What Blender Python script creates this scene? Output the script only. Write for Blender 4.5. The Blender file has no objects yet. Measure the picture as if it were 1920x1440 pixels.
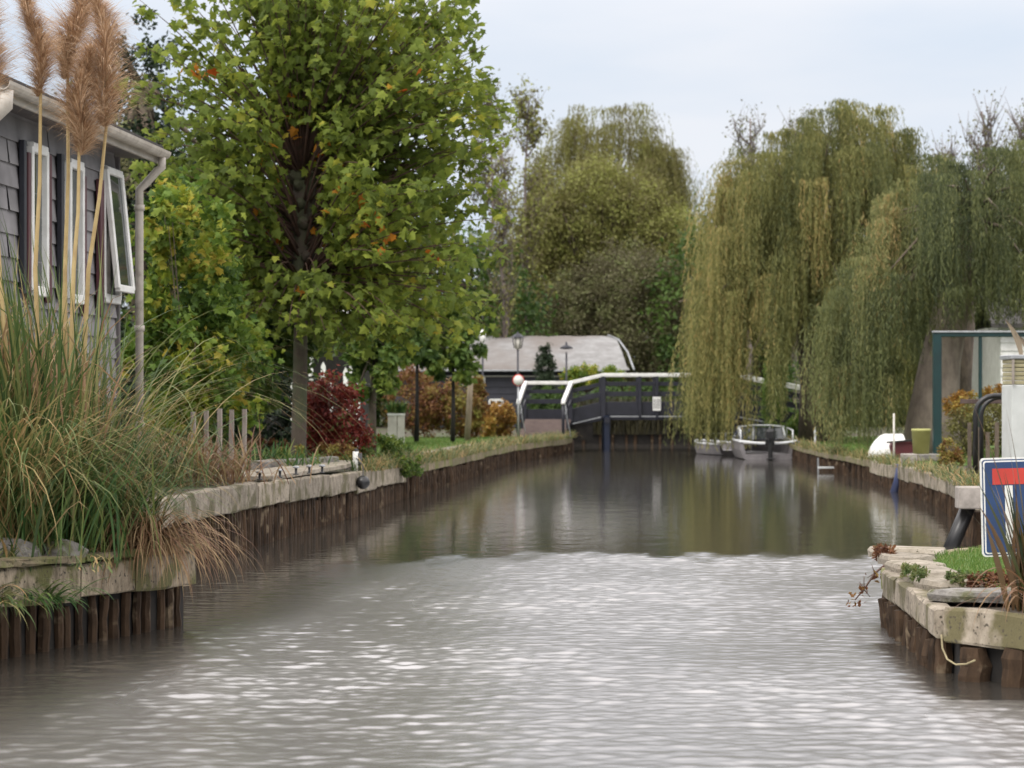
import bpy, math, random
import numpy as np
from mathutils import Vector, Matrix
random.seed(7); rng = np.random.default_rng(11)
C = bpy.context.scene.collection
SC = bpy.context.scene
FPX, HZ, EYE = 4500.0, 744.0, 1.49        # focal length and horizon in photo pixels, eye height in metres

# ---------------------------------------------------------------- camera, sky, sun, exposure
cam = bpy.data.cameras.new('camera'); camo = bpy.data.objects.new('camera', cam); C.objects.link(camo)
camo.location = (0, 0, EYE); camo.rotation_euler = (math.radians(90), 0, 0)
cam.sensor_width = 36; cam.lens = FPX / 1920 * 36; cam.shift_y = (HZ - 720) / 1920
cam.clip_start = 0.5; cam.clip_end = 3000
cam.dof.use_dof = True; cam.dof.focus_distance = 17.0; cam.dof.aperture_fstop = 4.2
SC.camera = camo
SUN_EL, SUN_AZ = math.radians(48), math.radians(215)     # azimuth clockwise from +Y: behind the camera, to the left
w = bpy.data.worlds.new('World'); SC.world = w; w.use_nodes = True
nt = w.node_tree; nt.nodes.clear(); N = nt.nodes.new; L = nt.links.new
out = N('ShaderNodeOutputWorld'); bg = N('ShaderNodeBackground'); bg.inputs[1].default_value = 0.1
sky = N('ShaderNodeTexSky'); sky.sky_type = 'NISHITA'; sky.sun_disc = False
sky.sun_elevation = SUN_EL; sky.sun_rotation = SUN_AZ; sky.air_density = 1.0; sky.dust_density = 2.5; sky.ozone_density = 1.5
tc = N('ShaderNodeTexCoord'); sep = N('ShaderNodeSeparateXYZ'); L(tc.outputs['Generated'], sep.inputs[0])
mp = N('ShaderNodeMapping'); mp.inputs['Scale'].default_value = (2.2, 2.2, 9); L(tc.outputs['Generated'], mp.inputs[0])
ns = N('ShaderNodeTexNoise'); ns.inputs['Scale'].default_value = 2.2; ns.inputs['Detail'].default_value = 6; ns.inputs['Roughness'].default_value = 0.45
L(mp.outputs[0], ns.inputs[0])
cr = N('ShaderNodeValToRGB'); L(ns.outputs[0], cr.inputs[0])
cr.color_ramp.elements[0].position = 0.34; cr.color_ramp.elements[0].color = (5.7, 6.5, 7.6, 1)
cr.color_ramp.elements[1].position = 0.64; cr.color_ramp.elements[1].color = (7.3, 7.5, 8.0, 1)
ma = N('ShaderNodeMath'); ma.operation = 'MULTIPLY_ADD'; ma.use_clamp = False       # overcast: about three times brighter overhead
L(sep.outputs[2], ma.inputs[0]); ma.inputs[1].default_value = 5.5; ma.inputs[2].default_value = 0.12
mx2 = N('ShaderNodeMath'); mx2.operation = 'SMOOTH_MAX'; L(ma.outputs[0], mx2.inputs[0]); mx2.inputs[1].default_value = 1.02; mx2.inputs[2].default_value = 0.25
mn = N('ShaderNodeMath'); mn.operation = 'MINIMUM'; L(mx2.outputs[0], mn.inputs[0]); mn.inputs[1].default_value = 2.9
hr = N('ShaderNodeMapRange'); L(sep.outputs[2], hr.inputs[0]); hr.inputs[1].default_value = .15; hr.inputs[2].default_value = .35
hm = N('ShaderNodeMix'); hm.data_type = 'RGBA'; L(hr.outputs[0], hm.inputs[0]); L(cr.outputs[0], hm.inputs[6]); hm.inputs[7].default_value = (7.7, 7.35, 7.3, 1)   # greyer cloud overhead
vm = N('ShaderNodeVectorMath'); vm.operation = 'SCALE'; L(hm.outputs[2], vm.inputs[0]); L(mn.outputs[0], vm.inputs[3])
mix = N('ShaderNodeMix'); mix.data_type = 'RGBA'; mix.inputs[0].default_value = 0.90
L(sky.outputs[0], mix.inputs[6]); L(vm.outputs[0], mix.inputs[7])
L(mix.outputs[2], bg.inputs[0]); L(bg.outputs[0], out.inputs[0])
sl = bpy.data.lights.new('sun', 'SUN'); sl.energy = 1.2; sl.angle = math.radians(18); sl.color = (1, 0.96, 0.9)
so = bpy.data.objects.new('sun', sl); C.objects.link(so); so.location = (0, 0, 30)
d = Vector((math.sin(SUN_AZ) * math.cos(SUN_EL), math.cos(SUN_AZ) * math.cos(SUN_EL), math.sin(SUN_EL)))
so.rotation_euler = d.to_track_quat('Z', 'Y').to_euler()
SC.view_settings.view_transform = 'Standard'; SC.view_settings.look = 'None'
SC.view_settings.exposure = 0.28; SC.view_settings.gamma = 1; SC.view_settings.use_curve_mapping = False
SC.cycles.max_bounces = 8; SC.cycles.transparent_max_bounces = 8

# ---------------------------------------------------------------- helpers
def P(px, py, Y):                        # a point on the line of sight at distance Y
    return Vector(((px - 960) / FPX * Y, Y, EYE - (py - HZ) / FPX * Y))
def X_(px, Y): return (px - 960) / FPX * Y
def Z_(py, Y): return EYE - (py - HZ) / FPX * Y
def tag(o, label=None, cat=None, group=None, kind=None):
    if label: o['label'] = label
    if cat: o['category'] = cat
    if group: o['group'] = group
    if kind: o['kind'] = kind
    return o
def thing(name, label, cat, loc=(0, 0, 0), group=None):
    o = bpy.data.objects.new(name, None); C.objects.link(o); o.location = loc
    return tag(o, label, cat, group, 'thing')
def origin(p):
    v = Vector((0, 0, 0))
    while p is not None: v += p.location; p = p.parent
    return v
def link(name, me, parent=None, m=None):
    if m is not None: me.materials.append(m)
    o = bpy.data.objects.new(name, me); C.objects.link(o); o.parent = parent
    return o
def mesh_np(name, V, F, m, parent=None, tint=None, smooth=False):
    V = np.asarray(V, dtype=np.float64).reshape(-1, 3) - np.array(origin(parent)); F = np.asarray(F, dtype=np.int32)
    me = bpy.data.meshes.new(name); k = F.shape[1]
    me.vertices.add(len(V)); me.vertices.foreach_set('co', V.astype(np.float32).ravel())
    me.loops.add(F.size); me.loops.foreach_set('vertex_index', F.ravel())
    me.polygons.add(len(F)); me.polygons.foreach_set('loop_start', np.arange(0, F.size, k, dtype=np.int32))
    me.polygons.foreach_set('use_smooth', np.full(len(F), smooth, dtype=bool))
    if tint is not None:
        a = me.attributes.new('tint', 'FLOAT', 'FACE'); a.data.foreach_set('value', np.asarray(tint, dtype=np.float32))
    me.update(calc_edges=True)
    return link(name, me, parent, m)
class MB:
    def __init__(s): s.v = []; s.f = []; s.sm = []
    def add(s, vs, fs, sm=False):
        b = len(s.v); s.v += [Vector(v) for v in vs]; s.f += [tuple(b + i for i in f) for f in fs]; s.sm += [sm] * len(fs); return s
    def box(s, c, size, rz=0, rx=0, ry=0, M=None, bev=0.0):
        x, y, z = [q / 2 for q in size]
        M = M or Matrix.Rotation(rz, 4, 'Z') @ Matrix.Rotation(ry, 4, 'Y') @ Matrix.Rotation(rx, 4, 'X')
        b = min(bev, x * .9, y * .9, z * .9)
        if b <= 0:
            vs = [(i * x, j * y, k * z) for i in (-1, 1) for j in (-1, 1) for k in (-1, 1)]
            fs = [(0, 1, 3, 2), (4, 6, 7, 5), (0, 4, 5, 1), (2, 3, 7, 6), (0, 2, 6, 4), (1, 5, 7, 3)]
        else:                                               # chamfered box
            vs = []; idx = {}
            for i in (-1, 1):
                for j in (-1, 1):
                    for k in (-1, 1):
                        for a in range(3):
                            q = [i * (x - b), j * (y - b), k * (z - b)]; q[a] = (i * x, j * y, k * z)[a]
                            idx[(i, j, k, a)] = len(vs); vs.append(q)
            fs = []
            for a in range(3):
                for sg in (-1, 1):
                    o1, o2 = [q for q in range(3) if q != a]; quad = []
                    for u, v in ((-1, -1), (1, -1), (1, 1), (-1, 1)):
                        t = [0, 0, 0]; t[a] = sg; t[o1] = u; t[o2] = v; quad.append(idx[(*t, a)])
                    fs.append(tuple(quad))
            for a in range(3):                              # edges
                o1, o2 = [q for q in range(3) if q != a]
                for u in (-1, 1):
                    for v in (-1, 1):
                        t0 = [0, 0, 0]; t0[a] = -1; t0[o1] = u; t0[o2] = v; t1 = list(t0); t1[a] = 1
                        fs.append((idx[(*t0, o1)], idx[(*t1, o1)], idx[(*t1, o2)], idx[(*t0, o2)]))
            for i in (-1, 1):
                for j in (-1, 1):
                    for k in (-1, 1): fs.append(tuple(idx[(i, j, k, a)] for a in range(3)))
        c = Vector(c); return s.add([c + M @ Vector(v) for v in vs], fs)
    def beam(s, a, b, wd, ht, rough=0.0, n=1):               # bar from a to b, wd across, ht high, optionally weathered
        a = Vector(a); b = Vector(b); d = (b - a); x = d.normalized()
        sd = x.cross(Vector((0, 0, 1))); sd = sd.normalized() if sd.length > 1e-4 else Vector((1, 0, 0)); up = sd.cross(x)
        vs = []; ch = min(wd, ht) * .12
        prof = [(-wd / 2, -ht / 2 + ch), (-wd / 2, ht / 2 - ch), (-wd / 2 + ch, ht / 2), (wd / 2 - ch, ht / 2), (wd / 2, ht / 2 - ch), (wd / 2, -ht / 2 + ch), (wd / 2 - ch, -ht / 2), (-wd / 2 + ch, -ht / 2)]
        for i in range(n + 1):
            c = a + d * (i / n)
            for (p, q) in prof:
                vs.append(c + sd * (p + random.uniform(-rough, rough)) + up * (q + random.uniform(-rough, rough)))
        K = 8; fs = []
        for i in range(n):
            for k in range(K): fs.append((i * K + k, i * K + (k + 1) % K, (i + 1) * K + (k + 1) % K, (i + 1) * K + k))
        fs.append(tuple(range(K - 1, -1, -1))); fs.append(tuple(n * K + k for k in range(K)))
        return s.add(vs, fs)
    def tube(s, pts, rad, n=8, sm=True, cap=True):
        pts = [Vector(p) for p in pts]
        if not hasattr(rad, '__len__'): rad = [rad] * len(pts)
        vs = []; ref = None
        for i, p in enumerate(pts):
            t = (pts[min(i + 1, len(pts) - 1)] - pts[max(i - 1, 0)]).normalized()
            if ref is None: ref = t.orthogonal().normalized()
            ref = (ref - t * ref.dot(t)); ref = ref.normalized() if ref.length > 1e-5 else t.orthogonal().normalized()
            q = t.cross(ref)
            for k in range(n):
                a = 2 * math.pi * k / n; vs.append(p + (ref * math.cos(a) + q * math.sin(a)) * rad[i])
        fs = [(i * n + k, i * n + (k + 1) % n, (i + 1) * n + (k + 1) % n, (i + 1) * n + k) for i in range(len(pts) - 1) for k in range(n)]
        s.add(vs, fs, sm)
        if cap:
            b = len(s.v) - len(vs)
            s.f.append(tuple(b + k for k in range(n - 1, -1, -1))); s.f.append(tuple(b + (len(pts) - 1) * n + k for k in range(n))); s.sm += [False, False]
        return s
    def lathe(s, c, prof, n=20, ax=None):
        c = Vector(c); M = ax or Matrix.Identity(4); vs = []
        for (r, z) in prof:
            for k in range(n):
                a = 2 * math.pi * k / n; vs.append(c + M @ Vector((r * math.cos(a), r * math.sin(a), z)))
        m = len(prof)
        fs = [(i * n + k, i * n + (k + 1) % n, (i + 1) * n + (k + 1) % n, (i + 1) * n + k) for i in range(m - 1) for k in range(n)]
        return s.add(vs, fs, True)
    def prism(s, poly, axis, d0, d1):                         # polygon in two axes extruded along the third
        n = len(poly)
        def mk(p, q): return {'x': (q, p[0], p[1]), 'y': (p[0], q, p[1]), 'z': (p[0], p[1], q)}[axis]
        vs = [mk(p, d0) for p in poly] + [mk(p, d1) for p in poly]
        fs = [tuple(range(n)), tuple(range(2 * n - 1, n - 1, -1))] + [(i, i + n, (i + 1) % n + n, (i + 1) % n) for i in range(n)]
        return s.add(vs, fs)
    def build(s, name, m, parent=None):
        o0 = origin(parent); me = bpy.data.meshes.new(name)
        me.from_pydata([v - o0 for v in s.v], [], s.f)
        me.polygons.foreach_set('use_smooth', s.sm[:len(me.polygons)]); me.update()
        return link(name, me, parent, m)

# ---------------------------------------------------------------- materials
def newmat(name):
    m = bpy.data.materials.new(name); m.use_nodes = True; t = m.node_tree; t.nodes.clear()
    o = t.nodes.new('ShaderNodeOutputMaterial'); b = t.nodes.new('ShaderNodeBsdfPrincipled'); t.links.new(b.outputs[0], o.inputs[0])
    return m, t, b, o
def ramp(t, stops):
    r = t.nodes.new('ShaderNodeValToRGB'); e = r.color_ramp.elements
    while len(e) > 1: e.remove(e[-1])
    e[0].position = stops[0][0]; e[0].color = (*stops[0][1], 1)
    for p, c in stops[1:]:
        q = e.new(p); q.color = (*c, 1)
    return r
def mat(name, c1, c2=None, scale=6.0, rough=0.7, bump=0.0, bscale=None, stretch=(1, 1, 1), metal=0.0, lo=0.35, hi=0.65, c3=None, s3=2.0, lo3=.5, hi3=.65, spec=None, vary=0.0, specks=None):
    m, t, b, o = newmat(name); n = t.nodes.new; l = t.links.new
    b.inputs['Roughness'].default_value = rough; b.inputs['Metallic'].default_value = metal
    if spec is not None: b.inputs['Specular IOR Level'].default_value = spec
    g = n('ShaderNodeNewGeometry'); mp = n('ShaderNodeMapping'); mp.inputs['Scale'].default_value = stretch
    l(g.outputs['Position'], mp.inputs[0])
    ns = n('ShaderNodeTexNoise'); ns.inputs['Scale'].default_value = scale; ns.inputs['Detail'].default_value = 7; ns.inputs['Roughness'].default_value = .65
    l(mp.outputs[0], ns.inputs[0])
    r = ramp(t, [(lo, c1), (hi, c2 or tuple(q * .7 for q in c1))]); l(ns.outputs[0], r.inputs[0]); col = r.outputs[0]
    if c3:
        n3 = n('ShaderNodeTexNoise'); n3.inputs['Scale'].default_value = s3; n3.inputs['Detail'].default_value = 5; l(g.outputs['Position'], n3.inputs[0])
        r3 = ramp(t, [(lo3, (0, 0, 0)), (hi3, (1, 1, 1))]); l(n3.outputs[0], r3.inputs[0])
        mx = n('ShaderNodeMix'); mx.data_type = 'RGBA'; l(r3.outputs[0], mx.inputs[0]); l(col, mx.inputs[6]); mx.inputs[7].default_value = (*c3, 1); col = mx.outputs[2]
    if specks:                                             # small dark knots, lichen and chips
        n4 = n('ShaderNodeTexNoise'); n4.inputs['Scale'].default_value = 38; n4.inputs['Detail'].default_value = 3; l(g.outputs['Position'], n4.inputs[0])
        r4 = ramp(t, [(.60, (0, 0, 0)), (.68, (1, 1, 1))]); l(n4.outputs[0], r4.inputs[0])
        m4 = n('ShaderNodeMix'); m4.data_type = 'RGBA'; l(r4.outputs[0], m4.inputs[0]); l(col, m4.inputs[6]); m4.inputs[7].default_value = (*specks, 1); col = m4.outputs[2]
    if vary:                                               # boards of different age
        oi = n('ShaderNodeObjectInfo'); m5 = n('ShaderNodeMapRange'); l(oi.outputs['Random'], m5.inputs[0]); m5.inputs[3].default_value = 1 - vary; m5.inputs[4].default_value = 1 + vary * .5
        hs = n('ShaderNodeHueSaturation'); l(m5.outputs[0], hs.inputs['Value']); l(col, hs.inputs['Color']); col = hs.outputs[0]
    l(col, b.inputs['Base Color'])
    if bump:
        nb = n('ShaderNodeTexNoise'); nb.inputs['Scale'].default_value = bscale or scale * 4; nb.inputs['Detail'].default_value = 6; l(mp.outputs[0], nb.inputs[0])
        bp = n('ShaderNodeBump'); bp.inputs['Strength'].default_value = 1; bp.inputs['Distance'].default_value = bump; l(nb.outputs[0], bp.inputs['Height']); l(bp.outputs[0], b.inputs['Normal'])
    return m
def leafmat(name, stops, trans=.3, rough=.55, spec=.3, gloss_noise=0.0):
    m, t, b, o = newmat(name); n = t.nodes.new; l = t.links.new
    a = n('ShaderNodeAttribute'); a.attribute_name = 'tint'
    r = ramp(t, stops); l(a.outputs['Fac'], r.inputs[0]); l(r.outputs[0], b.inputs['Base Color'])
    b.inputs['Roughness'].default_value = rough; b.inputs['Specular IOR Level'].default_value = spec
    tr = n('ShaderNodeBsdfTranslucent'); l(r.outputs[0], tr.inputs[0]); ms = n('ShaderNodeMixShader'); ms.inputs[0].default_value = trans
    l(b.outputs[0], ms.inputs[1]); l(tr.outputs[0], ms.inputs[2]); l(ms.outputs[0], o.inputs[0])
    return m
M = {}
M['beam'] = mat('weathered_beam', (.34, .28, .20), (.12, .095, .06), 9, .9, .006, 45, (1.6, 1.6, .7), c3=(.11, .105, .035), s3=4.5, lo3=.5, hi3=.58, lo=.4, hi=.66, vary=.3, specks=(.05, .04, .03))
M['beam_pale'] = mat('pale_beam', (.36, .31, .24), (.14, .115, .08), 8, .9, .006, 45, (1.4, 1.4, .8), c3=(.12, .105, .05), s3=3.6, lo3=.5, hi3=.6, lo=.38, hi=.7, vary=.3, specks=(.06, .05, .035))
M['cap'] = mat('mossy_cap', (.28, .22, .14), (.12, .10, .06), 9, .9, .008, 40, specks=(.05, .05, .02), vary=.2, c3=(.13, .14, .035), s3=3.5, lo3=.45, hi3=.6)
M['post'] = mat('wet_post', (.075, .047, .028), (.018, .012, .008), 9, .8, .006, 40, (1, 1, .3), c3=(.17, .13, .085), s3=7, lo3=.6, hi3=.72, spec=.15)
M['dark_wood'] = mat('dark_wood', (.018, .015, .012), (.008, .007, .006), 8, .9)
M['stake'] = mat('stake_wood', (.33, .29, .25), (.2, .17, .14), 7, .85, .003, 50, (1, 1, .3))
M['pole'] = mat('pole_wood', (.33, .27, .19), (.2, .16, .11), 7, .85, .003, 50, (1, 1, .3))
M['bark'] = mat('bark', (.16, .125, .09), (.075, .058, .042), 7, .9, .015, 22, (1, 1, .5))
M['bark_plane'] = mat('plane_bark', (.095, .075, .055), (.045, .034, .025), 6, .9, .01, 26, (1, 1, .6), c3=(.07, .075, .04), s3=3, lo3=.5, hi3=.6)
M['bark_pale'] = mat('pale_bark', (.30, .25, .20), (.17, .135, .11), 5, .9, .02, 14, (1, 1, .5))
M['twig'] = mat('twig', (.11, .055, .04), (.06, .04, .028), 12, .8)
M['twig_grey'] = mat('twig_grey', (.2, .16, .14), (.12, .1, .09), 12, .8)
M['soil'] = mat('soil', (.075, .055, .035), (.04, .032, .022), 3, .95, .02, 25, c3=(.05, .07, .02), s3=1.3, lo3=.48, hi3=.58)
M['lawn'] = mat('lawn', (.10, .17, .03), (.065, .12, .022), 4, .9, .01, 60, c3=(.13, .15, .05), s3=1.6, lo3=.52, hi3=.68)
M['path'] = mat('path', (.34, .30, .24), (.19, .165, .125), 5, .9, .008, 40, specks=(.08, .07, .04), vary=.2, c3=(.17, .15, .10), s3=5, lo3=.55, hi3=.7)
M['stone'] = mat('stone', (.27, .255, .23), (.12, .11, .10), 9, .9, .02, 30, c3=(.10, .10, .05), s3=7, lo3=.5, hi3=.62)
M['concrete'] = mat('concrete', (.36, .325, .29), (.22, .20, .175), 8, .9, .003, 60)
M['white'] = mat('white_paint', (.78, .78, .75), (.62, .62, .58), 5, .5)
M['offwhite'] = mat('offwhite_paint', (.62, .60, .53), (.48, .46, .40), 6, .6)
M['black'] = mat('black_paint', (.018, .019, .03), (.010, .011, .017), 4, .5)
M['blackp'] = mat('black_plastic', (.012, .012, .013), (.02, .02, .02), 6, .35)
M['navy'] = mat('navy_paint', (.008, .014, .036), (.006, .01, .022), 5, .4)
M['deck'] = mat('deck_board', (.12, .09, .078), (.075, .055, .05), 6, .95, .003, 40, spec=.1)
M['shingle'] = None
M['gutter'] = mat('gutter_plastic', (.50, .46, .40), (.37, .33, .28), 5, .45, c3=(.27, .24, .20), s3=9, lo3=.55, hi3=.75, stretch=(1, 1, 1))
M['fascia'] = mat('fascia_board', (.47, .43, .37), (.36, .33, .28), 4, .6)
M['soffit'] = mat('soffit_board', (.13, .115, .115), (.10, .09, .09), 4, .8)
M['rooffelt'] = mat('roof_felt', (.035, .033, .032), (.06, .055, .05), 6, .9, .004)
M['oxblood'] = mat('oxblood_paint', (.085, .022, .028), (.06, .018, .022), 6, .6)
M['glass'] = mat('window_glass', (.02, .028, .028), (.04, .05, .05), 2, .06, spec=.8)
M['roofgrey'] = mat('grey_roof', (.285, .285, .28), (.19, .185, .18), 2.5, .9, .01, 12, (1, 1, 3), c3=(.17, .15, .135), s3=.45, lo3=.45, hi3=.62)
M['teal'] = mat('dark_green_steel', (.005, .035, .035), (.006, .025, .025), 3, .4)
M['galv'] = mat('galvanised_steel', (.40, .42, .43), (.3, .31, .32), 8, .4, metal=.3)
M['alu'] = mat('dull_aluminium', (.22, .205, .205), (.15, .14, .145), 5, .5, metal=.3)
M['alurail'] = mat('bright_rail', (.72, .74, .74), (.6, .62, .62), 5, .35)
M['tarp'] = mat('blue_tarp', (.05, .07, .16), (.08, .10, .2), 5, .7)
M['red_tarp'] = mat('dark_red_canvas', (.10, .012, .018), (.06, .01, .014), 6, .7)
M['fender_blue'] = mat('blue_fender', (.015, .10, .24), (.012, .07, .17), 6, .4)
M['pot'] = mat('lime_pot', (.42, .42, .15), (.34, .34, .11), 4, .6)
M['bluepipe'] = mat('blue_pipe', (.02, .035, .11), (.03, .04, .09), 8, .5)
M['signblue'] = mat('sign_blue', (.022, .055, .15), (.02, .042, .11), 4, .45)
M['signred'] = mat('sign_red', (.55, .05, .035), (.42, .04, .03), 4, .45)
M['rope'] = mat('rope', (.36, .31, .18), (.25, .21, .12), 30, .9)
M['slat'] = mat('slatted_top', (.36, .33, .20), (.28, .25, .14), 7, .8)
M['pillar'] = mat('pillar_paint', (.55, .57, .55), (.47, .49, .47), 4, .7)
M['plume'] = leafmat('plume', [(0, (.30, .18, .10)), (.5, (.54, .37, .23)), (1, (.74, .58, .42))], .35, .9, .1)
M['stalk'] = mat('reed_stalk', (.48, .37, .17), (.36, .25, .11), 6, .7)
M['blade'] = leafmat('arching_blade', [(0, (.03, .055, .02)), (.35, (.075, .12, .035)), (.6, (.17, .19, .065)), (.8, (.30, .24, .10)), (1, (.36, .22, .10))], .3)
M['blade_green'] = leafmat('green_blade', [(0, (.03, .075, .02)), (.6, (.08, .16, .04)), (1, (.2, .24, .07))], .3)
M['blade_dry'] = leafmat('dry_blade', [(0, (.13, .06, .035)), (.5, (.25, .15, .08)), (1, (.36, .27, .14))], .3)
M['blade_red'] = leafmat('flax_blade', [(0, (.02, .035, .012)), (.4, (.06, .07, .02)), (.7, (.12, .07, .03)), (1, (.2, .1, .05))], .15, .4, .5)
M['reed_dark'] = leafmat('dark_reed', [(0, (.022, .02, .012)), (.6, (.06, .055, .025)), (1, (.13, .10, .05))], .2)
M['grass'] = leafmat('grass_blade', [(0, (.07, .14, .025)), (.7, (.12, .21, .04)), (1, (.22, .24, .08))], .35)
M['plane'] = leafmat('plane_leaf', [(0, (.09, .125, .028)), (.35, (.16, .215, .038)), (.7, (.27, .32, .05)), (.9, (.44, .41, .06)), (.94, (.50, .26, .03)), (1, (.42, .08, .015))], .5, .6, .2)
M['willow'] = leafmat('willow_leaf', [(0, (.085, .10, .035)), (.4, (.21, .215, .07)), (.75, (.37, .33, .12)), (1, (.46, .32, .13))], .35)
M['willow_dark'] = leafmat('dark_willow_leaf', [(0, (.06, .078, .035)), (.5, (.165, .185, .068)), (.85, (.29, .29, .115)), (1, (.36, .27, .11))], .35)
M['olive'] = leafmat('olive_leaf', [(0, (.12, .10, .045)), (.5, (.22, .215, .065)), (.8, (.28, .295, .08)), (1, (.33, .36, .10))], .3)
M['brownleaf'] = leafmat('brown_leaf', [(0, (.10, .085, .055)), (.5, (.18, .17, .085)), (1, (.22, .25, .095))], .3)
M['darkgreen'] = leafmat('dark_needles', [(0, (.008, .018, .008)), (.6, (.018, .035, .014)), (1, (.04, .06, .025))], .1)
M['green'] = leafmat('green_leaf', [(0, (.04, .08, .02)), (.6, (.11, .18, .035)), (1, (.22, .28, .05))], .35)
M['lime'] = leafmat('lime_leaf', [(0, (.05, .10, .02)), (.5, (.13, .21, .03)), (.85, (.3, .34, .04)), (1, (.45, .36, .06))], .4)
M['red'] = leafmat('red_leaf', [(0, (.09, .018, .014)), (.5, (.21, .034, .026)), (.88, (.33, .07, .045)), (.95, (.16, .17, .05)), (1, (.16, .17, .05))], .3)
M['orange'] = leafmat('orange_leaf', [(0, (.16, .09, .03)), (.5, (.38, .2, .045)), (1, (.42, .34, .08))], .35)
M['rust'] = leafmat('rust_leaf', [(0, (.09, .035, .02)), (.35, (.18, .075, .03)), (.6, (.22, .15, .04)), (1, (.3, .3, .07))], .3)

def shingle_mat():
    m, t, b, o = newmat('grey_shingles'); n = t.nodes.new; l = t.links.new
    g = n('ShaderNodeNewGeometry'); mp = n('ShaderNodeMapping'); mp.inputs['Rotation'].default_value = (math.radians(90), 0, math.radians(90)); l(g.outputs['Position'], mp.inputs[0])
    ns = n('ShaderNodeTexNoise'); ns.inputs['Scale'].default_value = 3; ns.inputs['Detail'].default_value = 8; l(g.outputs['Position'], ns.inputs[0])
    r = ramp(t, [(.3, (.13, .125, .127)), (.7, (.25, .24, .243))]); l(ns.outputs[0], r.inputs[0]); l(r.outputs[0], b.inputs['Base Color'])
    b.inputs['Roughness'].default_value = .85
    bp = n('ShaderNodeBump'); bp.inputs['Distance'].default_value = .006; l(ns.outputs[0], bp.inputs['Height']); l(bp.outputs[0], b.inputs['Normal'])
    return m
M['shingle'] = shingle_mat()

# ---------------------------------------------------------------- foliage tools
def unit(a): return a / np.maximum(np.linalg.norm(a, axis=-1, keepdims=True), 1e-9)
RH_V = np.array([(0, 0, 0), (.28, .45, .06), (0, 1, -.08), (-.28, .45, .06)]); RH_F = np.array([(0, 1, 2), (0, 2, 3)])
WL_V = np.array([(0, 0, 0), (.09, .4, .02), (0, 1, -.05), (-.09, .4, .02)]); WL_F = RH_F
_h = [(.10, -.02), (.34, -.10), (.50, .10), (.34, .22), (.66, .52), (.34, .50), (.26, .66), (.0, 1.05)]
_o = [(0, 0)] + _h + [(-x, y) for x, y in _h[-2::-1]]
LB_V = np.array([(0, .3, .04)] + [(x, y, -.22 * abs(x) - .10 * y * y) for x, y in _o]); LB_F = np.array([(0, i, i % (len(_o)) + 1) for i in range(1, len(_o) + 1)])
def scatter(T, TF, pos, axis, nrm, size):
    y = unit(axis); x = unit(np.cross(y, nrm)); z = np.cross(x, y); n = len(pos)
    V = pos[:, None, :] + size[:, None, None] * (T[None, :, 0, None] * x[:, None] + T[None, :, 1, None] * y[:, None] + T[None, :, 2, None] * z[:, None])
    F = TF[None] + (np.arange(n) * len(T))[:, None, None]
    return V.reshape(-1, 3), F.reshape(-1, 3)
def foliage(name, T, TF, pos, axis, nrm, size, tint, m, parent, add=None):
    V, F = scatter(T, TF, pos, axis, nrm, size)
    return mesh_np(name, V, F, m, parent, tint=np.repeat(tint, len(TF)))
def rdir(n): return unit(rng.normal(size=(n, 3)))
def blades(base, az, length, lean0, lean1, width, seg=7, twist=0.5, p=1.4):
    """arching strips: lean from the vertical grows from lean0 to lean1 along the blade"""
    n = len(base); t = np.linspace(0, 1, seg + 1); pts = np.zeros((n, seg + 1, 3)); pts[:, 0] = base
    for i in range(seg):
        a = lean0 + (lean1 - lean0) * ((t[i] + .5 / seg) ** p); st = length / seg
        pts[:, i + 1] = pts[:, i] + np.stack([np.cos(az) * np.sin(a), np.sin(az) * np.sin(a), np.cos(a)], -1) * st[:, None]
    sa = az + np.pi / 2 + rng.uniform(-twist, twist, n)
    side = np.stack([np.cos(sa), np.sin(sa), np.zeros(n)], -1)
    wd = np.minimum(1, (1 - t) * 2.5) * np.minimum(1, .5 + t * 3) * .5
    A = pts + side[:, None] * (width[:, None] * wd[None])[:, :, None]; B = pts - side[:, None] * (width[:, None] * wd[None])[:, :, None]
    V = np.stack([A, B], 2).reshape(-1, 3); k = 2 * (seg + 1)
    f = np.array([(2 * i, 2 * i + 1, 2 * i + 3, 2 * i + 2) for i in range(seg)])
    F = (f[None] + (np.arange(n) * k)[:, None, None]).reshape(-1, 4)
    return V, F
def blade_obj(name, m, parent, base, az, length, l0, l1, width, tint, seg=7, **kw):
    V, F = blades(base, az, length, l0, l1, width, seg, **kw)
    return mesh_np(name, V, F, m, parent, tint=np.repeat(tint, seg))
def lobes_points(lobes, n, shell=.55):
    """points through the volume of several ellipsoids, denser near their skins, grouped in clumps"""
    vol = np.array([l[1][0] * l[1][1] * l[1][2] for l in lobes]) ** .67; cnt = np.maximum(1, (n * vol / vol.sum()).astype(int)); out = []; cl = []
    for (c, r), k in zip(lobes, cnt):
        nc = max(4, k // 60); cd = rdir(nc); cr = shell + (1 - shell) * rng.uniform(size=(nc, 1)) ** .6
        cc = np.array(c) + cd * cr * np.array(r); idx = rng.integers(0, nc, k)
        sp = min(r) * .16
        out.append(cc[idx] + rng.normal(size=(k, 3)) * sp); cl.append(rng.uniform(size=nc)[idx])
    return np.concatenate(out), np.concatenate(cl)
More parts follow.
